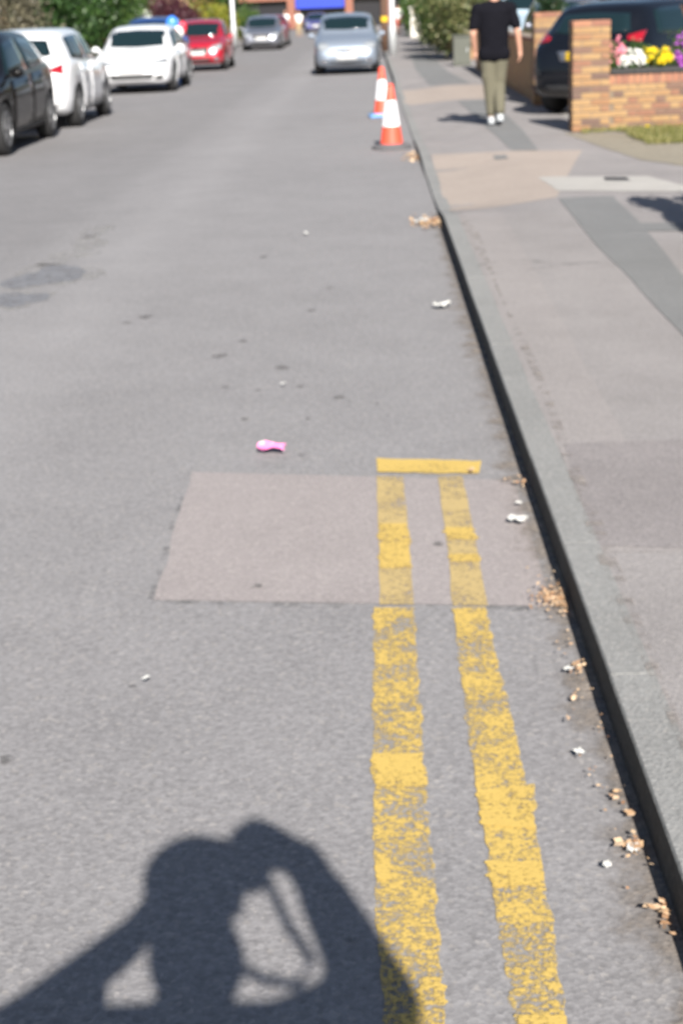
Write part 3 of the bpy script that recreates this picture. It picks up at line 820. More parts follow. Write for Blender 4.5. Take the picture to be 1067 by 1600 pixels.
    if front == 'round':
        gr = patch('grille', 'x', 1, [(-.36 * hw, zf(.41)), (0, zf(.42)), (.36 * hw, zf(.41))], [(-.32 * hw, zf(.375)), (0, zf(.365)), (.32 * hw, zf(.375))], M['black_plastic'], off=.004)
        p, nn = hit('x', .10 * hw, zf(.40), 1)
        MB().box((p.x + .008, .10 * hw, zf(.40)), (.012, .10, .09), 0, .004).build('badge', M['chrome'], gr)
        patch('lower_grille', 'x', 1, [(-.56 * hw, zf(.245)), (0, zf(.225)), (.56 * hw, zf(.245))], [(-.50 * hw, zf(.215)), (0, zf(.19)), (.50 * hw, zf(.215))], M['black_plastic'], off=.006)
        pz_ = .285
    elif front == 'slim':
        gr = patch('grille', 'x', 1, [(-.44 * hw, zf(.455)), (.44 * hw, zf(.455))], [(-.44 * hw, zf(.432)), (.44 * hw, zf(.432))], M['black_plastic'], off=.005)
        p, nn = hit('x', 0, zf(.44), 1)
        MB().lathe([(.055, p.x), (.05, p.x + .012)], 18, (0, 0, zf(.44)), 'x').build('badge', M['chrome'], gr)
        patch('lower_grille', 'x', 1, [(-.80 * hw, zf(.29)), (.80 * hw, zf(.29))], [(-.64 * hw, zf(.215)), (.64 * hw, zf(.215))], M['black_plastic'], off=.006)
        pz_ = .345
    else:
        gr = patch('grille', 'x', 1, [(-.44 * hw, zf(.455)), (.44 * hw, zf(.455))], [(-.40 * hw, zf(.33)), (.40 * hw, zf(.33))], M['black_plastic'], off=.005)
        p, nn = hit('x', 0, zf(.43), 1)
        MB().lathe([(.055, p.x), (.05, p.x + .014)], 18, (0, 0, zf(.43)), 'x').build('badge', M['chrome'], gr)
        patch('lower_grille', 'x', 1, [(-.5 * hw, zf(.25)), (.5 * hw, zf(.25))], [(-.42 * hw, zf(.2)), (.42 * hw, zf(.2))], M['black_plastic'], off=.006)
        pz_ = .345
    patch('number_plate', 'x', 1, [(-.26, zf(pz_) + .055), (.26, zf(pz_) + .055)], [(-.26, zf(pz_) - .055), (.26, zf(pz_) - .055)], M['plate_white'], off=.014)
    # rear
    for s in (-1, 1):
        patch('tail_light', 'x', -1, [(s * .64 * hw, zf(.60 + tz)), (s * .84 * hw, zf(.64 + tz))], [(s * .66 * hw, zf(.565 + tz)), (s * .86 * hw, zf(.545 + tz))], M['lamp_red'], off=.012)
    tp = patch('tailgate_recess', 'x', -1, [(-.40, zf(pzr + .045)), (.40, zf(pzr + .045))], [(-.34, zf(pzr - .045)), (.34, zf(pzr - .045))], M['car_grey'] if rear == 'chrome' else paint_mat, off=.006)
    patch('number_plate', 'x', -1, [(-.26, zf(pzr) + .055), (.26, zf(pzr) + .055)], [(-.26, zf(pzr) - .055), (.26, zf(pzr) - .055)], M['plate_yellow'], off=.014)
    patch('rear_bumper', 'x', -1, [(-.80 * hw, zf(.27)), (.80 * hw, zf(.27))], [(-.62 * hw, zf(.19)), (.62 * hw, zf(.19))], M['black_plastic'], off=.008)
    return t

FACE, AWAY = -math.pi / 2, math.pi / 2
GL = 'cars parked along the left kerb'
car('parked_car', 'glossy black car at the left edge, front wheel cut by the frame', M['car_black'], (-5.57, 21.07, 0), FACE, 4.55, 1.84, 1.54, wr=.335, group=GL)
car('parked_car', 'white hatchback facing away with red tail light, directly behind the black car', M['car_white'], (-5.52, 26.1, 0), AWAY, 4.2, 1.79, 1.53, wr=.325, group=GL)
car('parked_car', 'white hatchback facing the camera with slim headlights, beside the green hedge', M['car_white'], (-5.30, 36.7, 0), FACE, 4.26, 1.79, 1.46, wr=.32, front='slim', group=GL)
car('parked_car', 'dark blue car whose roof shows behind the white hatchback', M['car_blue'], (column(240, 42.4, 1.4), 42.4, 0), FACE, 3.7, 1.66, 1.62, wr=.3, group=GL)
car('parked_car', 'red hatchback facing the camera with black grille and white plate', M['car_red'], (-5.2, 48.9, 0), FACE, 3.85, 1.74, 1.50, wr=.31, group=GL)
car('parked_car', 'grey hatchback facing the camera beyond the red one', M['car_grey'], (-4.83, 72.2, 0), FACE, 4.2, 1.80, 1.48, wr=.31, group=GL)
car('parked_car', 'dark red car half hidden behind the grey hatchback', M['car_maroon'], (column(449, 77, .8) - .88, 79.0, 0), FACE, 4.1, 1.75, 1.5, wr=.31, full=False, group=GL)
car('parked_car', 'silver small hatchback facing the camera beyond the traffic cones', M['car_silver'], (-0.60, 42.3, 0), FACE, 3.85, 1.72, 1.52, MPV, .30, None, 'round')
car('parked_car', 'tiny purple-blue car far down the road left of the silver one', M['car_purple'], (column(493, 118, .8), 120, 0), FACE, 4.0, 1.72, 1.45, full=False)
car('parked_car', 'black hatchback seen from behind in the driveway beyond the brick wall', M['car_navy'], (4.03, 22.86, 0.104), R(55), 4.1, 1.78, 1.50, wr=.33, rear='chrome', tz=.085, pzr=.52)
car('parked_car', 'grey car facing the camera, windscreen showing above the black hatchback boot', M['car_grey'], (column(897, 33, 1.3), 34.0, 0.1), FACE, 4.2, 1.75, 1.60, full=False)
car('parked_car', 'pale blue car showing over the wall right of the walking man', M['car_pale'], (column(830, 42, 1.4), 43.5, 0.1), FACE, 4.3, 1.8, 1.80, MPV, full=False)

# ------------------------------------------------------------------ traffic cones
def cone(label, loc, rz, base_mat, base_kind, H=.75):
    t = thing('traffic_cone', label, 'traffic cone', loc, rz, 'traffic cones by the kerb')
    if base_kind == 'round':
        b = MB().lathe([(.235, 0), (.24, .012), (.235, .03), (.20, .045), (.155, .052), (.15, .06)], 8 if False else 28)
    else:
        b = MB().box((0, 0, .022), (.42, .42, .044), 0, .014)
        b.lathe([(.16, .044), (.15, .06)], 28)
    b.build('base', base_mat, t, False)
    r = lambda z: .138 - (.138 - .034) * (z - .05) / (H - .05)
    seg = [('lower_band', .052, .052 + .30 * (H - .05), M['cone_red']), ('reflective_sleeve', .052 + .30 * (H - .05), .052 + .72 * (H - .05), M['cone_white']), ('top_band', .052 + .72 * (H - .05), H, M['cone_red'])]
    for nm, z0, z1, m in seg:
        e = .003 if nm == 'reflective_sleeve' else 0
        pr = [(r(z0) + e, z0), (r(z1) + e, z1)]
        if nm == 'top_band':
            pr = [(r(z0), z0), (r(z1 - .02), z1 - .02), (r(z1) * .8, z1), (r(z1) * .5, z1 - .004)]
        MB().lathe(pr, 28, close=False).build(nm, m, t, True)
    return t
c1 = gp(612, 232); c2 = gp(598, 183)
cone('nearer red and white traffic cone on a grey rubber base', (c1[0], c1[1], 0.004), .2, M['cone_base'], 'round')
cone('farther red and white traffic cone on a blue base', (c2[0], c2[1], 0.004), .1, M['cone_blue'], 'square')

# ------------------------------------------------------------------ people
def blob(name, shapes, mat, parent, voxel=.012, smooth=4):
    """closed capsules and ellipsoids fused into one continuous skin"""
    m = MB()
    for s in shapes:
        if s[0] == 'c':
            _, a, b, r0, r1 = s[:5]
            a, b = Vector(a), Vector(b); N = 8
            pts = [a + (b - a) * k / N for k in range(N + 1)]
            m.tube(pts, [r0 + (r1 - r0) * k / N for k in range(N + 1)], 14)
            m.ball(a, r0, 14, 8); m.ball(b, r1, 14, 8)
        else:
            m.ball(s[1], s[2], 18, 12)
    me = m.mesh(name, True)
    b_ = bmesh.new(); b_.from_mesh(me); bmesh.ops.recalc_face_normals(b_, faces=b_.faces); b_.to_mesh(me); b_.free()
    tmp = bpy.data.objects.new('tmp', me); COL.objects.link(tmp)
    rm = tmp.modifiers.new('r', 'REMESH'); rm.mode = 'VOXEL'; rm.voxel_size = voxel; rm.use_smooth_shade = True
    if smooth:
        sm = tmp.modifiers.new('s', 'SMOOTH'); sm.iterations = smooth; sm.factor = .5
    dg = bpy.context.evaluated_depsgraph_get()
    nm = bpy.data.meshes.new_from_object(tmp.evaluated_get(dg))
    bpy.data.objects.remove(tmp); nm.name = name
    nm.polygons.foreach_set('use_smooth', [True] * len(nm.polygons))
    return obj(name, nm, mat, parent)

def hand(wrist, direction, palm_n, side, curl=.35, s=1.0):
    """palm, four unequal bent fingers and a thumb that leaves the side of the palm"""
    w = Vector(wrist); d = Vector(direction).normalized(); nrm = Vector(palm_n).normalized(); lat = d.cross(nrm).normalized() * side
    sh = [('c', w, w + d * .05 * s, .026 * s, .03 * s)]
    for k, (off, ln) in enumerate(((-.032, .072), (-.011, .080), (.011, .075), (.031, .058))):
        base = w + d * .085 * s + lat * off * s
        sh.append(('c', w + d * .04 * s + lat * off * .7 * s, base, .017 * s, .0115 * s))
        k1 = base + (d * math.cos(curl) + nrm * math.sin(curl)) * ln * .5 * s
        k2 = k1 + (d * math.cos(curl * 2.2) + nrm * math.sin(curl * 2.2)) * ln * .5 * s
        sh += [('c', base, k1, .0105 * s, .0095 * s), ('c', k1, k2, .0095 * s, .008 * s)]
    tb = w + d * .03 * s - lat * .03 * s
    t1 = tb + (d * .75 - lat * .55 + nrm * .35).normalized() * .04 * s
    t2 = t1 + (d * .95 - lat * .15 + nrm * .35).normalized() * .032 * s
    sh += [('c', w + d * .015 * s, tb, .018 * s, .015 * s), ('c', tb, t1, .014 * s, .0115 * s), ('c', t1, t2, .011 * s, .009 * s)]
    return sh

def head(c, r=1.0):
    """skull, jaw, nose, ears; faces +y"""
    c = Vector(c)
    o = lambda x, y, z: c + Vector((x, y, z)) * r
    sh = [('e', o(0, -.01, .035), (.076 * r, .096 * r, .088 * r)), ('e', o(0, .02, -.045), (.058 * r, .072 * r, .07 * r)), ('c', o(0, .085, .01), o(0, .108, -.018), .011 * r, .014 * r),
          ('e', o(0, .078, -.062), (.024 * r, .014 * r, .010 * r)), ('e', o(0, .075, -.10), (.022 * r, .018 * r, .016 * r))]
    for s in (-1, 1):
        sh += [('e', o(s * .078, -.005, -.005), (.012 * r, .022 * r, .034 * r)), ('e', o(s * .032, .082, .028), (.016 * r, .012 * r, .008 * r))]
    return sh

def eyes(c, parent, r=1.0):
    for s in (-1, 1):
        MB().ball((c[0] + s * .031 * r, c[1] + .079 * r, c[2] + .012 * r), .011 * r, 10, 8).build('eye', M['hair_dark'], parent, True)

# the man walking away on the pavement
mx, my = gp(771, 196, .095)
man = thing('person', 'man in black t-shirt and olive trousers walking away along the pavement', 'person', (mx, my, .096), 0)
neck = (.02, .02, 1.56); hc = (.02, .05, 1.70)
Ls, Rs = (-.215, .0, 1.46), (.235, .0, 1.46)
Le, Re = (-.255, -.02, 1.15), (.31, -.035, 1.16)
Lw, Rw = (-.225, .09, .93), (.345, .01, .92)
Lh, Rh = (-.085, .02, .92), (.105, .0, .92)
Lk, Rk = (-.045, .03, .51), (.075, .04, .52)
La, Ra = (-.03, .02, .10), (.075, -.12, .135)
body = head(hc) + [('c', (.02, .03, 1.50), (.02, .04, 1.62), .062, .056), ('e', (.01, 0, 1.30), (.165, .105, .22)), ('e', (.01, 0, 1.02), (.15, .10, .16)),
    ('c', (-.16, 0, 1.45), (.18, 0, 1.45), .075, .075), ('c', Ls, Le, .056, .042), ('c', Rs, Re, .056, .042), ('c', Le, Lw, .041, .028), ('c', Re, Rw, .041, .028),
    ('c', Lh, Lk, .085, .058), ('c', Rh, Rk, .085, .058), ('c', Lk, La, .055, .038), ('c', Rk, Ra, .055, .038),
    ('c', (La[0], La[1], .05), (La[0] - .01, La[1] + .15, .035), .035, .028), ('c', (Ra[0], Ra[1], .085), (Ra[0] + .01, Ra[1] + .14, .035), .035, .028), ('c', La, (La[0], La[1], .05), .036, .034), ('c', Ra, (Ra[0], Ra[1], .085), .036, .034)]
body += hand(Lw, (.05, .25, -1), (1, .2, .1), 1, .35) + hand(Rw, (.02, .1, -1), (-1, .2, .1), -1, .35)
blob('body', body, M['skin'], man, .009, 3)
eyes(hc, man)
blob('t_shirt', [('c', (-.20, 0, 1.445), (.22, 0, 1.445), .088, .088), ('c', (-.09, .0, 1.49), (.12, 0, 1.49), .06, .06)]
    + [('e', (.012, 0, 1.40 - .06 * k), (.205 - .002 * k, .135, .10)) for k in range(9)] + [('c', (-.085, -.015, .90), (.11, -.015, .90), .115, .115),
    ('c', (-.205, 0, 1.435), (-.252, -.012, 1.24), .076, .068), ('c', (.225, 0, 1.435), (.292, -.022, 1.24), .076, .068)], M['shirt_black'], man, .012, 5)
blob('trousers', [('c', (-.07, -.01, .90), (.09, -.01, .90), .108, .108), ('c', Lh, Lk, .108, .086), ('c', Rh, Rk, .108, .086), ('c', Lk, (La[0], La[1], .17), .086, .066), ('c', Rk, (Ra[0], Ra[1], .20), .086, .066),
    ('e', (-.125, .015, .63), (.03, .06, .08))], M['olive'], man, .012, 4)
for a, dz, up in ((La, 0, 0), (Ra, 0, .04)):
    y0 = a[1]
    shoe = blob('shoe', [('e', (a[0], y0 - .005, .07 + up), (.043, .055, .055)), ('c', (a[0], y0 - .02, .045 + up), (a[0], y0 + .15, .045), .042, .038), ('e', (a[0], y0 + .17, .04), (.042, .06, .032))], M['shoe_white'], man, .009, 3)
    blob('sole', [('c', (a[0] - .012, y0 - .04, .018 + up), (a[0] - .012, y0 + .19, .016), .016, .016), ('c', (a[0] + .012, y0 - .04, .018 + up), (a[0] + .012, y0 + .19, .016), .016, .016), ('c', (a[0], y0 - .05, .018 + up), (a[0], y0 + .21, .016), .018, .016)], M['shoe_dark'], shoe, .008, 1)
blob('hair', [('e', (.02, .03, 1.745), (.085, .10, .085)), ('e', (.02, .0, 1.70), (.082, .075, .075))], M['hair_dark'], man, .012, 2)

# small distant walkers
def walker(label, loc, rz, shirt, legs, H=1.7, stride=.16, group=None, bare=True):
    k = H / 1.75
    t = thing('person', label, 'person', loc, rz, group)
    V = lambda *p: tuple(c * k for c in p)
    la, ra = V(-.08, -stride, .07), V(.08, stride, .07)
    b = head(V(0, .02, 1.62), k) + [('c', V(0, 0, 1.42), V(0, .01, 1.55), .056, .052), ('e', V(0, 0, 1.22), V(.15, .10, .22)), ('e', V(0, 0, .95), V(.14, .1, .14)), ('c', V(-.15, 0, 1.38), V(.15, 0, 1.38), .06, .06)]
    for s, a in ((-1, la), (1, ra)):
        b += [('c', V(s * .19, 0, 1.38), V(s * .23, -.02, 1.10), .046, .038), ('c', V(s * .23, -.02, 1.10), V(s * .22, .10, .88), .036, .026), ('c', V(s * .08, 0, .88), V(s * .08, s * stride * .4 + .03, .48), .078, .052),
              ('c', V(s * .08, s * stride * .4 + .03, .48), a, .05, .034), ('c', (a[0], a[1], .045), (a[0], a[1] + .13, .035), .038, .034), ('c', a, (a[0], a[1], .045), .034, .036)]
        b += hand(V(s * .22, .10, .88), (0, .2, -1), (-s, 0, 0), s, .35)
    blob('body', b, M['skin'], t, .014, 2)
    eyes(V(0, .02, 1.62), t, k)
    blob('shirt', [('c', V(-.17, 0, 1.37), V(.17, 0, 1.37), .075, .075), ('e', V(0, 0, 1.20), V(.185, .125, .24)), ('e', V(0, 0, .98), V(.18, .13, .15)), ('c', V(-.2, 0, 1.37), V(-.225, -.01, 1.17), .066, .062), ('c', V(.2, 0, 1.37), V(.225, -.01, 1.17), .066, .062)], shirt, t, .016, 3)
    low = .5 if bare else .12
    tr = [('c', V(-.07, 0, .88), V(.07, 0, .88), .10, .10)]
    for s, a in ((-1, la), (1, ra)):
        kn = V(s * .08, s * stride * .4 + .03, .50)
        tr.append(('c', V(s * .08, 0, .88), kn, .10, .075))
        if not bare: tr.append(('c', kn, (a[0], a[1], .13), .074, .055))
    blob('shorts' if bare else 'trousers', tr, legs, t, .016, 2)
    blob('hair', [('e', V(0, 0, 1.665), V(.085, .10, .085))], M['hair_dark'], t, .018, 1)
    return t
walker('distant person in a white top and red shorts on the pavement beyond the poles', (column(622, 90, 1), 90, .097), 0, M['cloth_white'], M['cloth_pink'])
walker('distant person in white standing left of another in white, far down the road', (column(446, 106, 1), 106, .004), math.pi, M['cloth_white'], M['cloth_tan'], 1.72, .12, None, False)
walker('distant person in white standing right of another in white, far down the road', (column(467, 105, 1), 105, .004), math.pi - .3, M['cloth_white'], M['cloth_tan'], 1.68, .14, None, False)

# the photographer behind the camera, whose shadow falls on the road
ph = thing('person', 'photographer with raised elbows whose shadow lies across the road and yellow line', 'person', (0, -.15, 0.004), 0)
ph.scale = (1.075, 1.075, 1.075)
hcp = (.03, .0, 1.615)
pb = head(hcp, .96) + [('c', (0, -.04, 1.30), (.02, -.02, 1.50), .07, .06), ('e', (0, -.05, 1.12), (.17, .11, .24)), ('e', (0, -.05, .88), (.16, .11, .16)), ('c', (-.17, -.04, 1.355), (.17, -.04, 1.355), .075, .075),
    ('c', (-.18, -.04, 1.365), (-.42, .0, 1.26), .062, .05), ('c', (-.42, .0, 1.26), (-.11, .10, 1.47), .052, .036),
    ('c', (.17, -.04, 1.365), (.312, -.01, 1.42), .062, .055), ('c', (.312, -.01, 1.42), (.225, .08, 1.645), .054, .040),
    ('c', (-.09, -.04, .86), (-.11, -.02, .48), .09, .06), ('c', (.09, -.04, .86), (.11, -.02, .48), .09, .06), ('c', (-.11, -.02, .48), (-.12, -.05, .09), .057, .04), ('c', (.11, -.02, .48), (.12, -.05, .09), .057, .04),
    ('c', (-.12, -.06, .045), (-.14, .10, .035), .04, .034), ('c', (.12, -.06, .045), (.14, .10, .035), .04, .034)]
pb += hand((-.11, .10, 1.47), (.6, .15, .7), (.4, .3, -.5), 1, .5) + hand((.225, .08, 1.645), (-.75, .1, .5), (-.3, .6, -.6), -1, .5)
blob('body', pb, M['skin'], ph, .011, 3)
eyes(hcp, ph, .96)
blob('jacket', [('c', (-.18, -.04, 1.345), (.18, -.04, 1.345), .09, .09), ('e', (0, -.05, 1.16), (.22, .15, .30)), ('e', (0, -.05, .86), (.205, .15, .2)), ('c', (-.18, -.04, 1.355), (-.42, .0, 1.26), .085, .072), ('c', (-.42, .0, 1.26), (-.19, .07, 1.39), .072, .054),
    ('c', (.17, -.04, 1.355), (.312, -.01, 1.42), 0.088, .066), ('c', (.312, -.01, 1.42), (.25, .06, 1.58), .066, .05)], M['cloth_navy'], ph, .014, 4)
blob('trousers', [('c', (-.08, -.04, .84), (.08, -.04, .84), .12, .12), ('c', (-.09, -.04, .84), (-.11, -.02, .48), .11, .085), ('c', (.09, -.04, .84), (.11, -.02, .48), .11, .085), ('c', (-.11, -.02, .48), (-.12, -.05, .12), .083, .065), ('c', (.11, -.02, .48), (.12, -.05, .12), .083, .065)], M['cloth_navy'], ph, .014, 3)
blob('hair', [('e', (.035, -.02, 1.672), (.10, .10, .085)), ('e', (.03, -.06, 1.54), (.085, .06, .10))], M['hair_dark'], ph, .014, 2)
for s in (-1, 1):
    blob('shoe', [('c', (s * .12, -.09, .04), (s * .145, .13, .038), .047, .042), ('e', (s * .12, -.07, .07), (.045, .055, .055))], M['shoe_dark'], ph, .011, 2)
cb = thing('camera_body', 'black camera with strap held at the photographer\'s eye, seen only as shadow', 'camera', (.07, -.085, 1.765), 0)
MB().box((.02, 0, 0), (.135, .05, .095), 0, .012).build('housing', M['black_plastic'], cb)
MB().box((.0, 0, .058), (.055, .045, .03), 0, .008).build('viewfinder_hump', M['black_plastic'], cb)
MB().box((.075, .012, .0), (.035, .06, .085), 0, .012).build('grip', M['black_plastic'], cb)
MB().tube([(.09, 0, .03), (.10, .0, -.05), (.12, .0, -.13), (.15, .0, -.20), (.12, .0, -.245), (.06, 0, -.235), (.0, .0, -.20), (-.03, .0, -.14), (-.045, 0, .03)], .010, 6).build('strap', M['black_plastic'], cb)

# ------------------------------------------------------------------ brick piers and wall by the driveway
BW, BD, BH, J = .215, .1025, .065, .010
def brick_mesh(sx, sy, sz):
    return MB().box((0, 0, 0), (sx, sy, sz), 0, .004).mesh('brick')
ME_S = brick_mesh(BW, BD, BH); ME_S.materials.append(M['brick_stock'])
ME_E = brick_mesh(BH, BW, BD); ME_E.materials.append(M['brick_red'])
ME_C = brick_mesh(BW, BD, BH); ME_C.materials.append(M['brick_red'])
def lay(me, parent, p, rz=0.0):
    o = bpy.data.objects.new('brick', me); COL.objects.link(o); o.parent = parent
    o.location = (p[0] + RNG.normal(0, .0012), p[1] + RNG.normal(0, .002), p[2]); o.rotation_euler = (0, 0, rz + RNG.normal(0, .006))
def pier_bricks(t, courses):
    a = BW / 2 + J / 2; c = .44 / 2 - BD / 2
    for k in range(courses):
        z = BH / 2 + k * (BH + J)
        me = ME_C if k == courses - 1 else ME_S
        r = 0 if k % 2 == 0 else math.pi / 2
        for (x, y, q) in ((-a, -c, 0), (a, -c, 0), (-a, c, 0), (a, c, 0), (-c, 0, math.pi / 2), (c, 0, math.pi / 2)):
            xx, yy = (x, y) if r == 0 else (-y, x)
            lay(me, t, (xx, yy, z), q + r)
    h = courses * (BH + J) - J
    MB().box((0, 0, h / 2 - .005), (.424, .424, h - .012)).build('mortar_core', M['mortar'], t)
px, py = gp(892, 207, .1)
pier = thing('brick_pier', 'yellow brick gate pier joined to the low wall carrying flowers', 'pier', (px + .235, py + .22, .108), R(-1.0), 'brick gate piers')
pier_bricks(pier, 17)
p2x, p2y = 2.70, 23.95
pier2 = thing('brick_pier', 'brick gate pier left of the black hatchback in the driveway', 'pier', (p2x, p2y, .108), 0, 'brick gate piers')
pier_bricks(pier2, 18)
wall = thing('brick_wall', 'low yellow brick wall with red on-edge coping, facing the camera', 'wall', (px + .235 + .235, py + .22, .108), R(-1.0))
WL = 2.3
for k in range(7):
    z = BH / 2 + k * (BH + J)
    x = 0.0 if k % 2 == 0 else -.168
    stretch = True
    while x < WL:
        if stretch:
            if x >= -.01:
                for s in (-1, 1): lay(ME_S, wall, (x + BW / 2, s * (BD + J) / 2, z))
            x += BW + J
        else:
            if x >= -.01: lay(ME_S, wall, (x + BD / 2, 0, z), math.pi / 2)
            x += BD + J
        stretch = not stretch
x = 0.0
zt_ = 7 * (BH + J) + BD / 2
while x < WL:
    lay(ME_E, wall, (x + BH / 2, 0, zt_)); x += BH + J
MB().box((WL / 2 - .01, 0, (7 * (BH + J) + BD) / 2 - .006), (WL + .05, .197, 7 * (BH + J) + BD - .02)).build('mortar_core', M['mortar'], wall)

# ------------------------------------------------------------------ foliage
def leaf_mesh(name, pts, size, nrm=None, flat_=0.0, asp=.55):
    n = len(pts)
    a = RNG.normal(size=(n, 3)); a /= np.linalg.norm(a, axis=1)[:, None]
    b = RNG.normal(size=(n, 3))
    if flat_:
        a[:, 2] *= (1 - flat_); b[:, 2] *= (1 - flat_)
        a /= np.linalg.norm(a, axis=1)[:, None]
    b -= a * (a * b).sum(1)[:, None]; b /= np.linalg.norm(b, axis=1)[:, None]
    s = size * RNG.uniform(.6, 1.3, (n, 1))
    v = np.empty((n, 4, 3))
    v[:, 0] = pts - a * s * .5; v[:, 1] = pts + b * s * asp * .5 - a * s * .05; v[:, 2] = pts + a * s * .5; v[:, 3] = pts - b * s * asp * .5 - a * s * .05
    me = bpy.data.meshes.new(name)
    me.vertices.add(n * 4); me.vertices.foreach_set('co', v.ravel())
    me.loops.add(n * 4); me.loops.foreach_set('vertex_index', np.arange(n * 4, dtype=np.int32))
    me.polygons.add(n); me.polygons.foreach_set('loop_start', np.arange(0, n * 4, 4, dtype=np.int32)); me.polygons.foreach_set('loop_total', np.full(n, 4, dtype=np.int32))
    me.update(); me.validate()
    return me

def clump_points(n, r, clumps, spread=.28, shell=.55, boxy=False):
    rx, ry, rz = r
    if boxy:
        c = RNG.uniform(-1, 1, (clumps, 3))
        ax = RNG.integers(0, 3, clumps); c[np.arange(clumps), ax] = np.sign(c[np.arange(clumps), ax]) * RNG.uniform(.8, 1.0, clumps)
    else:
        c = RNG.normal(size=(clumps, 3)); c /= np.linalg.norm(c, axis=1)[:, None]
        c *= RNG.uniform(shell, 1.0, (clumps, 1))
    k = RNG.integers(0, clumps, n)
    d = RNG.normal(size=(n, 3)) * spread * RNG.uniform(.5, 1.1, clumps)[k][:, None]
    p = c[k] * .85 + d
    return p * np.array([rx, ry, rz])

def bush(name, label, cat, loc, r, n, size, mat, group=None, clumps=60, stem=.05, boxy=False, spread=.26, zlift=None, branches=6):
    t = thing(name, label, cat, loc, 0, group)
    p = clump_points(n, r, clumps, spread, boxy=boxy)
    zc = r[2] * 1.0 if zlift is None else zlift
    p[:, 2] += zc
    p = p[p[:, 2] > .03]
    obj('crown' if cat == 'tree' else 'foliage', leaf_mesh('foliage', p, size), mat, t)
    m = MB()
    m.tube([(0, 0, -.02), (.03, .02, zc * .5), (0, 0, zc)], [stem, stem * .8, stem * .5], 8)
    for k in range(branches):
        a = k * 2.4; q = Vector((math.cos(a) * r[0] * .6, math.sin(a) * r[1] * .6, zc + r[2] * (.1 + .5 * ((k * .37) % 1))))
        m.tube([(0, 0, zc * (.3 + .08 * (k % 4))), tuple(q * .55 + Vector((0, 0, zc * .12))), tuple(q)], [stem * .6, stem * .4, stem * .15], 6)
    m.build('trunk' if cat == 'tree' else 'stem', M['bark'], t)
    return t

GLH = 'hedges and shrubs on the left side of the road'
bush('shrub', 'grey-brown shrub at the left edge behind the black car', 'shrub', (column(8, 38, 1.5), 38, .1), (1.0, 1.4, 1.6), 6000, .12, M['leaf_grey'], GLH)
bush('hedge_bush', 'tall dark green hedge bush behind the rear of the white hatchback facing away', 'hedge', (column(75, 43, 1.5), 43, .1), (1.2, 2.2, 1.9), 9000, .15, M['leaf_dark'], GLH, 80)
bush('hedge_bush', 'tall dark green hedge bush above the bonnet of the slim-headlight white hatchback', 'hedge', (column(135, 48, 1.5), 48, .1), (1.3, 2.2, 2.0), 9000, .15, M['leaf_dark'], GLH, 80)
bush('hedge_bush', 'mid green hedge bush left of the white flowers', 'hedge', (column(175, 54, 1.5), 54, .1), (1.0, 1.8, 1.9), 8000, .15, M['leaf_mid'], GLH, 80)
wf = bush('flowering_shrub', 'shrub with white blossom above the slim-headlight white hatchback', 'shrub', (column(203, 57, 1.5), 57, .1), (.8, 1.0, 1.7), 4000, .13, M['leaf_mid'], GLH, 50)
p = clump_points(900, (.85, 1.05, 1.5), 26, .14, .9); p[:, 2] += 1.55
obj('blossom', leaf_mesh('blossom', p, .18, asp=.95), M['petal_white'], wf)['kind'] = 'stuff'
bush('maroon_hedge', 'low maroon-leaved hedge right of the white flowers', 'hedge', (column(245, 62, 1.5), 62, .1), (1.3, 2.4, 1.05), 8000, .14, M['leaf_maroon'], GLH, 70)
bush('maroon_hedge', 'maroon-leaved bush above the blue, white and red bundle', 'hedge', (column(283, 66, 1.5), 66, .1), (.8, 1.5, 1.05), 5000, .14, M['leaf_maroon'], GLH, 50)
bush('shrub', 'yellow-green shrub above the red hatchback roof', 'shrub', (column(318, 72, 1.5), 72, .1), (.8, 1.0, 1.05), 4500, .15, M['leaf_lime'], GLH, 40)
bush('shrub', 'yellow-green shrub between the red hatchback and the lamp post', 'shrub', (column(350, 78, 1.5), 78, .1), (.7, 1.2, .95), 4500, .15, M['leaf_lime'], GLH, 40)
bush('shrub', 'olive shrub behind the grey hatchback', 'shrub', (column(385, 92, 1.5), 92, .1), (.8, 1.2, 1.0), 3500, .16, M['leaf_mid'], GLH, 40)
GRH = 'hedges and trees on the right side of the road'
bush('hedge_bush', 'olive green hedge directly left of the walking man', 'hedge', (column(712, 46, 1.5), 46, .1), (1.0, 2.8, 1.45), 12000, .12, M['leaf_olive'], GRH, 100, zlift=1.75)
bush('hedge_bush', 'green hedge between the olive hedge and the dark brown post', 'hedge', (column(688, 55, 1.5), 55, .1), (0.95, 2.8, 1.4), 10000, .12, M['leaf_mid'], GRH, 90, zlift=1.6)
bush('hedge_bush', 'olive hedge behind the dark brown post', 'hedge', (column(676, 64, 1.5), 64, .1), (0.9, 3.0, 1.6), 9000, .14, M['leaf_olive'], GRH, 80, zlift=1.7)
bush('hedge_bush', 'bright green hedge behind the white gate post', 'hedge', (column(655, 86, 1.5), 86, .1), (0.9, 3.2, 1.8), 8000, .16, M['leaf_mid'], GRH, 80, zlift=1.7)
bush('hedge_bush', 'far green hedge beside the distant white-topped person', 'hedge', (column(645, 102, 1.5), 102, .1), (0.9, 4.0, 1.8), 6000, .18, M['leaf_mid'], GRH, 60, zlift=1.7)
bush('conifer', 'slim dark conifer between the brick pier and the grey car', 'tree', (column(861, 29.5, 1.5), 29.5, .1), (.30, .30, 1.25), 6000, .07, M['leaf_conifer'], GRH, 90, .04, zlift=1.75)
bush('shadow_caster_hedge', 'clipped hedge added unseen beyond the right frame edge to cast the pavement shadow', 'hedge', (3.02, 8.6, .1), (.60, 1.0, .95), 22000, .09, M['leaf_dark'], None, 420, boxy=True, spread=.07, zlift=.98)  # unseen hedge, added only to cast a wedge of shade on the pavement
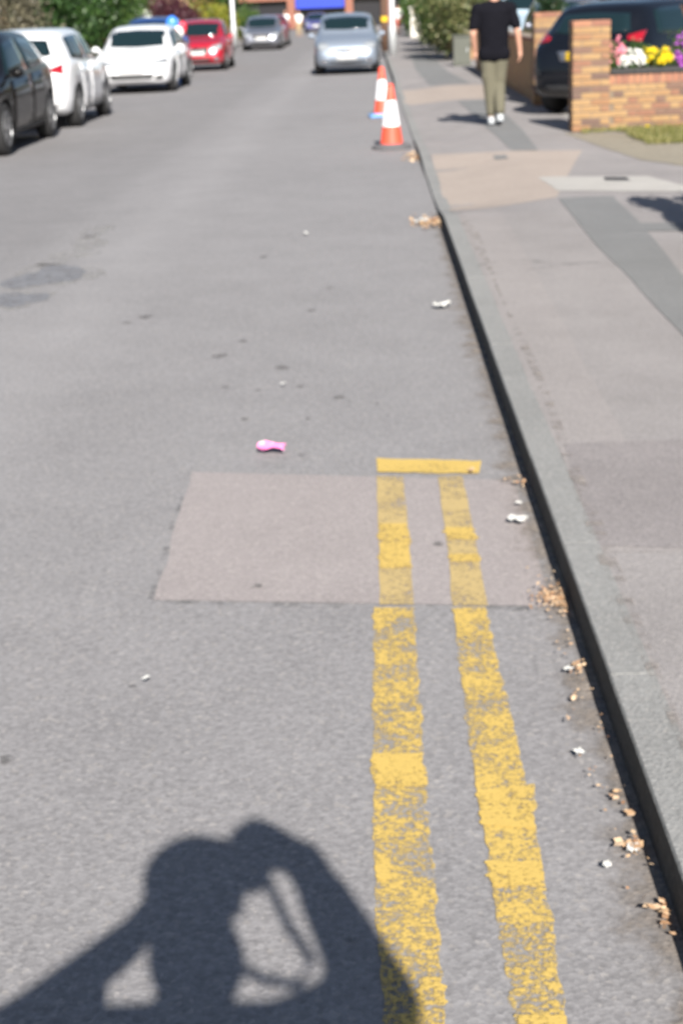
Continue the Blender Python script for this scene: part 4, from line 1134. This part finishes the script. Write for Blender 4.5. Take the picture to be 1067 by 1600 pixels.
for (x, y, h, r_, m_, lab) in [(-20, 70, 4.2, (2.6, 2.6, 2.2), 'leaf_mid', 'tall green tree in a garden on the left'), (13.5, 88, 4.5, (2.8, 2.8, 2.4), 'leaf_dark', 'tall dark tree behind the hedges on the right'),
                              (-10.5, 112, 4.0, (2.4, 2.4, 2.2), 'leaf_dark', 'dark tree at the far end of the road on the left')]:
    bush('tree', lab, 'tree', (x, y, 0), r_, 9000, .26, M[m_], 'garden trees', 70, .16, zlift=h)

# flowers on the wall, each clump its own plant in a trough
def flowers(label, x, mat, nb, size, w, h, zoff=.0, seed=0):
    t = thing('flowering_plant', label, 'flowers', (x, py + .24, .108 + 7 * (BH + J) + BD + .072), 0, 'flowers along the brick wall')
    p = clump_points(700, (w * .55, .11, h * .5), 16, .3); p[:, 2] = np.abs(p[:, 2] + h * .35)
    obj('foliage', leaf_mesh('foliage', p, .045), M['leaf_mid'], t)
    m = MB()
    q = clump_points(nb, (w * .52, .10, h * .42), 10, .32, .7); q[:, 2] += h * .5; q[:, 1] -= .05
    for c in q:
        c[2] = max(c[2], .01)
        nl = Vector((RNG.normal(0, .3), -1, RNG.normal(.5, .3))).normalized()
        u = nl.cross(Vector((0, 0, 1))).normalized(); v_ = nl.cross(u)
        c = Vector(c)
        for k in range(6):
            a0, a1 = k * math.pi / 3, k * math.pi / 3 + .95
            am = (a0 + a1) / 2
            m.add([c, c + (u * math.cos(a0) + v_ * math.sin(a0)) * size * .5 + nl * .006, c + (u * math.cos(am) + v_ * math.sin(am)) * size + nl * .004, c + (u * math.cos(a1) + v_ * math.sin(a1)) * size * .5 + nl * .006], [(0, 1, 2, 3)])
    m.build('blooms', mat, t)['kind'] = 'stuff'
    return t
wx = px + .47
def fx(pxl): return column(pxl, py + .24, .85)
flowers('pink flowers next to the brick gate pier', fx(957), M['petal_pink'], 42, .030, .30, .38)
flowers('white flowers between the pink and the yellow clump', fx(990), M['petal_white'], 85, .032, .36, .34)
flowers('bright yellow flower clump on the wall', fx(1024), M['petal_yellow'], 170, .030, .28, .26)
flowers('purple flowers at the right edge of the photo', fx(1066), M['petal_purple'], 80, .030, .32, .40)
tr = thing('planter_trough', 'long black trough along the wall top under the flowers', 'planter', (fx(950) + 0.02, py + .24, .108 + 7 * (BH + J) + BD + .002), 0)
tm = MB(); TL, TW, TH = 1.35, .17, .07
tm.box((TL / 2, 0, .008), (TL, TW, .016)); tm.box((TL / 2, -TW / 2 + .006, TH / 2 + .008), (TL, .012, TH)); tm.box((TL / 2, TW / 2 - .006, TH / 2 + .008), (TL, .012, TH))
tm.box((.006, 0, TH / 2 + .008), (.012, TW - .026, TH)); tm.box((TL - .006, 0, TH / 2 + .008), (.012, TW - .026, TH))
tm.build('trough', M['black_plastic'], tr)
MB().box((TL / 2, 0, .042), (TL - .03, TW - .03, .055)).build('soil', M['wood_dark'], tr)

# grass tufts on the verge
def grass(label, region, n, h):
    pts = np.stack([RNG.uniform(region[0], region[1], n), RNG.uniform(region[2], region[3], n)], 1)
    keep = RNG.random(n) < (.15 + .85 * (np.sin(pts[:, 0] * 7 + 1) * np.sin(pts[:, 1] * 5 + 2) > -.1))
    pts = pts[keep]; n = len(pts)
    a = RNG.uniform(0, 6.28, n); hh = h * RNG.uniform(.4, 1.2, n); w = .006
    lean = RNG.normal(0, .35, (n, 2)) * hh[:, None]
    v = np.zeros((n, 3, 3))
    v[:, 0, :2] = pts + np.stack([np.cos(a), np.sin(a)], 1) * w; v[:, 1, :2] = pts - np.stack([np.cos(a), np.sin(a)], 1) * w
    v[:, 0, 2] = v[:, 1, 2] = .112
    v[:, 2, :2] = pts + lean; v[:, 2, 2] = .112 + hh
    me = bpy.data.meshes.new('grass'); me.from_pydata(v.reshape(-1, 3).tolist(), [], np.arange(n * 3).reshape(-1, 3).tolist())
    return tag(obj('grass', me, M['grass']), label, 'grass', kind='stuff')
grass('dry yellow-green grass on the verge below the brick wall', (px + .55, px + 3.2, py - 2.0, py - .04), 20000, .07)
grass('thin dry grass along the foot of the gate pier', (px + .1, px + .6, py - .35, py - .03), 500, .05)
dnd = thing('dandelion', 'single yellow flower in the grass below the wall', 'flower', (gp(1010, 215, .1)[0], gp(1010, 215, .1)[1], .112))
MB().tube([(0, 0, 0), (.005, 0, .06), (0, 0, .11)], .003, 6).build('stalk', M['leaf_mid'], dnd)
MB().lathe([(.006, .105), (.026, .115), (.028, .122), (.012, .128)], 14).build('bloom', M['petal_yellow'], dnd)

# ------------------------------------------------------------------ street furniture
def post(name, label, loc, r0, r1, h, mat, cat, top=None, group=None):
    t = thing(name, label, cat, loc, 0, group)
    MB().lathe([(r0 * 1.35, 0), (r0 * 1.35, .9), (r0, 1.0), (r1, h), (r1 * .6, h + .03)], 20).build('column', mat, t, True)
    if top == 'lamp':
        MB().tube([(0, 0, h - .1), (-.1, 0, h + .25), (-.5, 0, h + .45), (-1.0, 0, h + .5)], [r1 * .9, r1 * .8, r1 * .7, r1 * .6], 10).build('arm', mat, t, True)
        MB().box((-1.2, 0, h + .5), (.55, .22, .1), 0, .03).build('lantern', M['steel'], t)
    return t
ax, ay = gp(614, 87, .08)
post('lamp_post', 'pale grey lamp post on the kerb edge right of the silver hatchback', (ax, ay, .085), .10, .06, 6.5, M['steel'], 'lamp post', 'lamp', 'street lamps')
tp = thing('telegraph_pole', 'dark wooden pole just left of the pale lamp post', 'pole', (column(601, 57, .5), 57, .085))
MB().lathe([(.13, 0), (.125, 1.0), (.09, 8.0), (.06, 8.03)], 20).build('shaft', M['wood_dark'], tp, True)
MB().lathe([(.129, 1.05), (.128, 1.22)], 20).build('yellow_marker', M['plate_yellow'], tp)
MB().box((0, 0, 7.5), (1.2, .1, .1), 0, .01).build('crossarm', M['wood_dark'], tp)
lx, ly = gp(366, 60, .1)
post('lamp_post', 'pale lamp post on the left pavement beside the red hatchback', (column(366, 76, .5), 76.0, .098), .12, .07, 6.5, M['steel'], 'lamp post', 'lamp', 'street lamps')
def gatepost(label, loc, s, h, mat, cap=True, name='gate_post'):
    t = thing(name, label, 'post', loc)
    MB().box((0, 0, h / 2), (s, s, h), 0, .01).build('shaft', mat, t)
    if cap:
        m = MB().box((0, 0, h + .04), (s * 1.25, s * 1.25, .08), 0, .012)
        m.add([(-s * .55, -s * .55, h + .08), (s * .55, -s * .55, h + .08), (s * .55, s * .55, h + .08), (-s * .55, s * .55, h + .08), (0, 0, h + .2)], [(0, 1, 4), (1, 2, 4), (2, 3, 4), (3, 0, 4)])
        m.build('cap', mat, t)
    return t
q = gp(650, 58, .1); gatepost('white square gate post with cap on the far right pavement', (q[0], q[1], .098), .55, 1.40, M['render'])
q = gp(684, 72, .1); gatepost('dark brown square post in front of the right hedge', (q[0] + .1, q[1], .098), .34, .92, M['wood_dark'], False)
# utility cabinet left of the walking man
q = gp(724, 103, .1)
cabt = thing('utility_cabinet', 'grey-green street cabinet beside the walking man\'s left arm', 'cabinet', (q[0] - .03, q[1] + .25, .098))
MB().box((0, 0, .36), (.44, .40, .72), 0, .012).build('housing', M['box_green'], cabt)
MB().box((0, 0, .745), (.50, .46, .05), 0, .014).build('lid', M['box_green'], cabt)
MB().box((-.005, -.207, .36), (.38, .012, .60), 0, .004).build('door', M['box_green'], cabt)
MB().box((.13, -.218, .40), (.02, .014, .08)).build('handle', M['steel'], cabt)

def garden_wall(label, x, y0, y1, h, mat, th=.22, capmat=None, along='y'):
    t = thing('garden_wall', label, 'wall', (x, (y0 + y1) / 2, .095))
    MB().box((0, 0, h / 2), (th, y1 - y0, h)).build('brickwork', mat, t)
    MB().box((0, 0, h + .032), (th + .05, y1 - y0 + .02, .06), 0, .01).build('coping', capmat or M['concrete'], t)
    return t
garden_wall('shaded brick garden wall behind the walking man, running from the second pier', p2x, p2y + .25, 38.5, .92, M['wall_stock'], capmat=M['wall_red'])
garden_wall('low brick garden wall under the olive hedge on the right', 2.85, 45, 65, .75, M['wall_stock'])
garden_wall('far brick garden wall beyond the dark brown post', 3.0, 70, 130, .8, M['wall_stock'])
garden_wall('brick garden wall along the left pavement behind the parked cars', -8.6, 14, 40, .8, M['wall_red'])
garden_wall('far brick garden wall along the left pavement past the hedge', -8.3, 62, 105, .55, M['wall_tan'])

# bundle beside the blue car
bx, by, bz = column(277, 40.3, 1.3), 40.15, 0.0
bun = thing('inflatable_bundle', 'blue, white and red rounded bundle behind the slim-headlight white hatchback', 'bundle', (bx, by, bz))
blob('blue_side', [('e', (-.10, .02, 1.42), (.17, .14, .22)), ('e', (-.04, .03, .95), (.14, .12, .45)), ('e', (-.04, .03, .45), (.13, .12, .40)), ('e', (-.06, .02, .16), (.17, .15, .16))], M['blue_gloss'], bun, .02, 3)
blob('white_front', [('e', (.05, -.08, 1.22), (.14, .10, .16))], M['cloth_white'], bun, .02, 2)
blob('red_side', [('e', (.17, .0, 1.34), (.10, .11, .16))], M['red_gloss'], bun, .02, 2)

# ------------------------------------------------------------------ houses and shops
def house(name, label, x, y, W, D, H, face, wall, windows, door=None, roof_h=2.4, group=None, chim=True):
    """W runs along the local x (facade), D is depth away from the facade; facade at local y = 0 looking to -y"""
    t = thing(name, label, 'house', (x, y, 0.09), face, group)
    MB().box((0, D / 2, H / 2), (W, D, H)).build('wall', wall, t)
    rf = MB().add([(-W / 2 - .2, -.35, H), (W / 2 + .2, -.35, H), (W / 2 + .2, D + .35, H), (-W / 2 - .2, D + .35, H), (-W / 2 - .2, D / 2, H + roof_h), (W / 2 + .2, D / 2, H + roof_h)],
                  [(0, 1, 5, 4), (2, 3, 4, 5), (0, 4, 3), (1, 2, 5), (3, 2, 1, 0)]).build('roof', M['roof'], t)
    if chim:
        MB().box((W * .38, D / 2, H + roof_h + .3), (.7, .5, 1.4), 0, .02).build('chimney', wall, rf)
    for (wx_, wz, ww, wh) in windows:
        fr = MB()
        b = .07
        fr.box((wx_, -.03, wz + wh / 2 - b / 2), (ww, .08, b)); fr.box((wx_, -.03, wz - wh / 2 + b / 2), (ww, .08, b))
        fr.box((wx_ - ww / 2 + b / 2, -.03, wz), (b, .08, wh - 2 * b)); fr.box((wx_ + ww / 2 - b / 2, -.03, wz), (b, .08, wh - 2 * b))
        k = max(1, int(round(ww / .7)))
        for i in range(1, k):
            fr.box((wx_ - ww / 2 + ww * i / k, -.025, wz), (.05, .06, wh - 2 * b))
        fo = fr.build('window', M['white_paint'], t)
        MB().box((wx_, -.004, wz), (ww - 2 * b + .01, .02, wh - 2 * b + .01)).build('pane', M['glass'], fo)
        MB().box((wx_, -.07, wz - wh / 2 - .04), (ww + .15, .18, .07), 0, .01).build('sill', M['white_paint'], fo)
    if door is not None:
        dr = MB().box((door, -.02, 1.03), (.92, .08, 2.06), 0, .01).build('door', M['white_paint'], t)
        MB().box((door, -.07, 1.55), (.5, .03, .6)).build('pane', M['glass'], dr)
        MB().box((door + .36, -.09, 1.0), (.04, .06, .12)).build('handle', M['chrome'], dr)
    return t
RIGHT = -math.pi / 2               # facade looks towards -x (houses on the right look at the road)
LEFT = math.pi / 2
win2 = lambda W: [(-W * .22, 1.35, 2.0, 1.5), (W * .24, 4.1, 1.3, 1.25), (-W * .22, 4.1, 1.8, 1.25)]
GHR, GHL = 'houses on the right side', 'houses on the left side'
house('brick_house', 'red brick house with white bay windows behind the black hatchback', 8.4, 44.0, 11.0, 8, 5.4, RIGHT, M['wall_red'], [(-2.6, 1.35, 2.2, 1.6), (.2, 1.35, 2.0, 1.6), (3.0, 4.1, 1.3, 1.25), (-2.6, 4.1, 1.8, 1.25), (.2, 4.1, 1.4, 1.25)], 3.2, group=GHR)
house('brick_house', 'red brick house behind the olive hedge on the right', 8.6, 58.5, 12, 8, 5.4, RIGHT, M['wall_red'], win2(9.5), 2.5, group=GHR)
house('brick_house', 'tan brick house behind the bright green hedge on the right', 8.6, 76.0, 14, 8, 5.4, RIGHT, M['wall_tan'], win2(10), 2.5, group=GHR)
house('brick_house', 'far brick house on the right near the road end', 8.6, 97.0, 16, 8, 5.4, RIGHT, M['wall_red'], win2(12), 2.5, group=GHR)
house('brick_house', 'tan brick house behind the dark green hedge on the left', -15.0, 48.0, 13, 8, 5.4, LEFT, M['wall_tan'], win2(11), 2.5, group=GHL)
house('brick_house', 'tan brick house above the maroon hedge on the left', -14.5, 72, 16, 8, 5.4, LEFT, M['wall_tan'], win2(13), 3.2, group=GHL)
house('brick_house', 'brown brick house above the grey hatchback on the left', -12.5, 97, 16, 8, 5.6, LEFT, M['wall_red'], win2(12), 2.5, group=GHL)
# the shops across the end of the road
shop = thing('shop_building', 'brick shop under a blue fascia across the far end of the road', 'building', (column(500, 150, 2), 150, .0), 0)
MB().box((0, 4, 4.4), (24, 8, 3.6)).build('upper_wall', M['wall_red'], shop)
MB().box((0, 4.3, 1.3), (23.8, 7.2, 2.6)).build('shop_front', M['dark_interior'], shop)
for xx in (-11.8, -8.6, -2.75, 2.75, 6.2, 11.8):
    MB().box((xx, .3, 1.3), (.75, .7, 2.6), 0, .02).build('brick_column', M['wall_red'], shop)
MB().box((0, .05, 2.36), (4.6, .5, 1.15), 0, .03).build('fascia', M['awning_blue'], shop)
for xx in (-9.0, -4.5, 0, 4.5, 9.0):
    f_ = MB().box((xx, -.03, 4.6), (1.5, .1, 1.4), 0, .02).build('window', M['white_paint'], shop)
    MB().box((xx, -.10, 4.6), (1.3, .06, 1.2)).build('pane', M['glass'], f_)
rf = MB().add([(-12.3, -.4, 6.2), (12.3, -.4, 6.2), (12.3, 8.4, 6.2), (-12.3, 8.4, 6.2), (-12.3, 4, 8.8), (12.3, 4, 8.8)], [(0, 1, 5, 4), (2, 3, 4, 5), (0, 4, 3), (1, 2, 5), (3, 2, 1, 0)]).build('roof', M['roof'], shop)
for i, (bxx, w_, h_, m_, lab) in enumerate([(-25, 16, 7, 'wall_tan', 'tan brick building left of the far shop'), (15.5, 16, 7, 'wall_red', 'red brick building right of the far shop')]):
    house('brick_house', lab, bxx, 150, w_, 8, h_, 0, M[m_], [(-w_ * .3, 1.5, 2, 1.5), (w_ * .1, 1.5, 2, 1.5), (-w_ * .3, 4.6, 1.5, 1.4), (w_ * .1, 4.6, 1.5, 1.4)], w_ * .35)

# ------------------------------------------------------------------ litter on the road and pavement
def scrap(name, label, pix, size, mat, z=.018, cat='litter', seed=1, crumple=.35, asp=.7, group='litter along the road', parent2=None):
    c = gp(*pix)
    t = thing(name, label, cat, (c[0], c[1], z), RNG.uniform(0, 3), group) if parent2 else None
    rg = np.random.default_rng(seed)
    n = 6; vs = []
    hgt = rg.random((n, n)) * size * crumple
    for i in range(n):
        for j in range(n):
            e = rg.normal(0, .05, 2)
            vs.append(((i / (n - 1) - .5 + e[0]) * size, (j / (n - 1) - .5 + e[1]) * size * asp, hgt[i, j]))
    fs = [(i * n + j, (i + 1) * n + j, (i + 1) * n + j + 1, i * n + j + 1) for i in range(n - 1) for j in range(n - 1)]
    me = MB().add(vs, fs).mesh(name)
    if parent2:
        obj('foil_face', me, mat, t)
        vs2 = [(v[0] * .5 + size * .28, v[1] * .4 - size * .32, v[2] * .8 + .002) for v in vs]
        MB().add(vs2, fs).build('silver_inside', parent2, t)
        return t
    o = obj(name, me, mat, None, (c[0], c[1], z)); o.rotation_euler = (0, 0, rg.uniform(0, 3))
    return tag(o, label, cat, group)
scrap('sweet_wrapper', 'crumpled pink and silver wrapper lying in the road above the pinkish patch', (425, 709), .10, M['pink_foil'], cat='wrapper', seed=3, crumple=.3, asp=.62, parent2=M['paper'], group=None)
GS = 'white scraps along the gutter'
for (x, y, s, lab, sd) in [(808, 820, .058, 'white paper scrap by the kerb below the end bar', 4), (810, 793, .022, 'tiny white scrap just above the paper scrap by the kerb', 5), (692, 482, .10, 'white crumpled paper near the kerb in the middle distance', 6),
                           (888, 1055, .026, 'round white scrap beside the kerb shadow below the leaf pile', 7), (904, 1186, .030, 'small white scrap between the yellow line and the kerb', 8), (948, 1364, .022, 'tiny pale scrap left of the brown leaves by the kerb', 9),
                           (989, 1337, .034, 'pale crumpled scrap lying among brown leaves by the kerb', 10), (443, 605, .022, 'tiny white speck on the open road above the pink wrapper', 11), (478, 368, .05, 'white speck on the road far from the kerb', 12),
                           (660, 350, .12, 'pale paper by the dropped kerb', 13), (228, 1070, .022, 'tiny pale scrap on the road left of the photographer shadow top', 14)]:
    scrap('paper_scrap', lab, (x, y), s, M['paper'], seed=sd, cat='paper', crumple=.22, group=GS)
def leaves(label, pix, n, rx, ry, size, z=.016):
    c = gp(*pix)
    p = np.stack([RNG.normal(0, rx, n), RNG.normal(0, ry, n), np.abs(RNG.normal(0, .006, n))], 1)
    p[:, 0] = np.minimum(p[:, 0], KX0 - .02 - c[0])
    me = leaf_mesh('leaf_litter', p, size, flat_=.85, asp=.6)
    return tag(obj('leaf_litter', me, M['leaf_dry'], None, (c[0], c[1], z)), label, 'leaves', 'fallen leaves in the gutter', 'stuff')
leaves('heap of tan fallen leaves against the kerb beside the pinkish patch', (868, 942), 260, .026, .05, .013)
leaves('few orange leaves at the kerb above the paper scrap', (808, 757), 16, .02, .04, .020)
leaves('tan leaves gathered where the kerb drops', (668, 350), 120, .06, .16, .045)
leaves('small tan leaves beside the round white scrap', (903, 1052), 18, .012, .02, .016)
leaves('single orange leaf bits below the round white scrap', (895, 1102), 8, .006, .006, .016)
leaves('yellow-brown leaves at the kerb right of the thick yellow dab', (970, 1262), 12, .010, .03, .022)
leaves('brown leaves around the pale crumpled scrap by the kerb', (990, 1332), 22, .016, .018, .026)
leaves('brown leaves at the lower kerb near the right frame edge', (1036, 1442), 18, .014, .03, .022)
leaves('red-brown bits at the right end of the yellow end bar', (735, 741), 6, .008, .008, .018)
leaves('loose tan leaf crumbs scattered along the gutter', (920, 1130), 60, .03, .5, .011)
leaves('tan leaves at the kerb next to the nearer traffic cone', (645, 248), 70, .05, .35, .05)
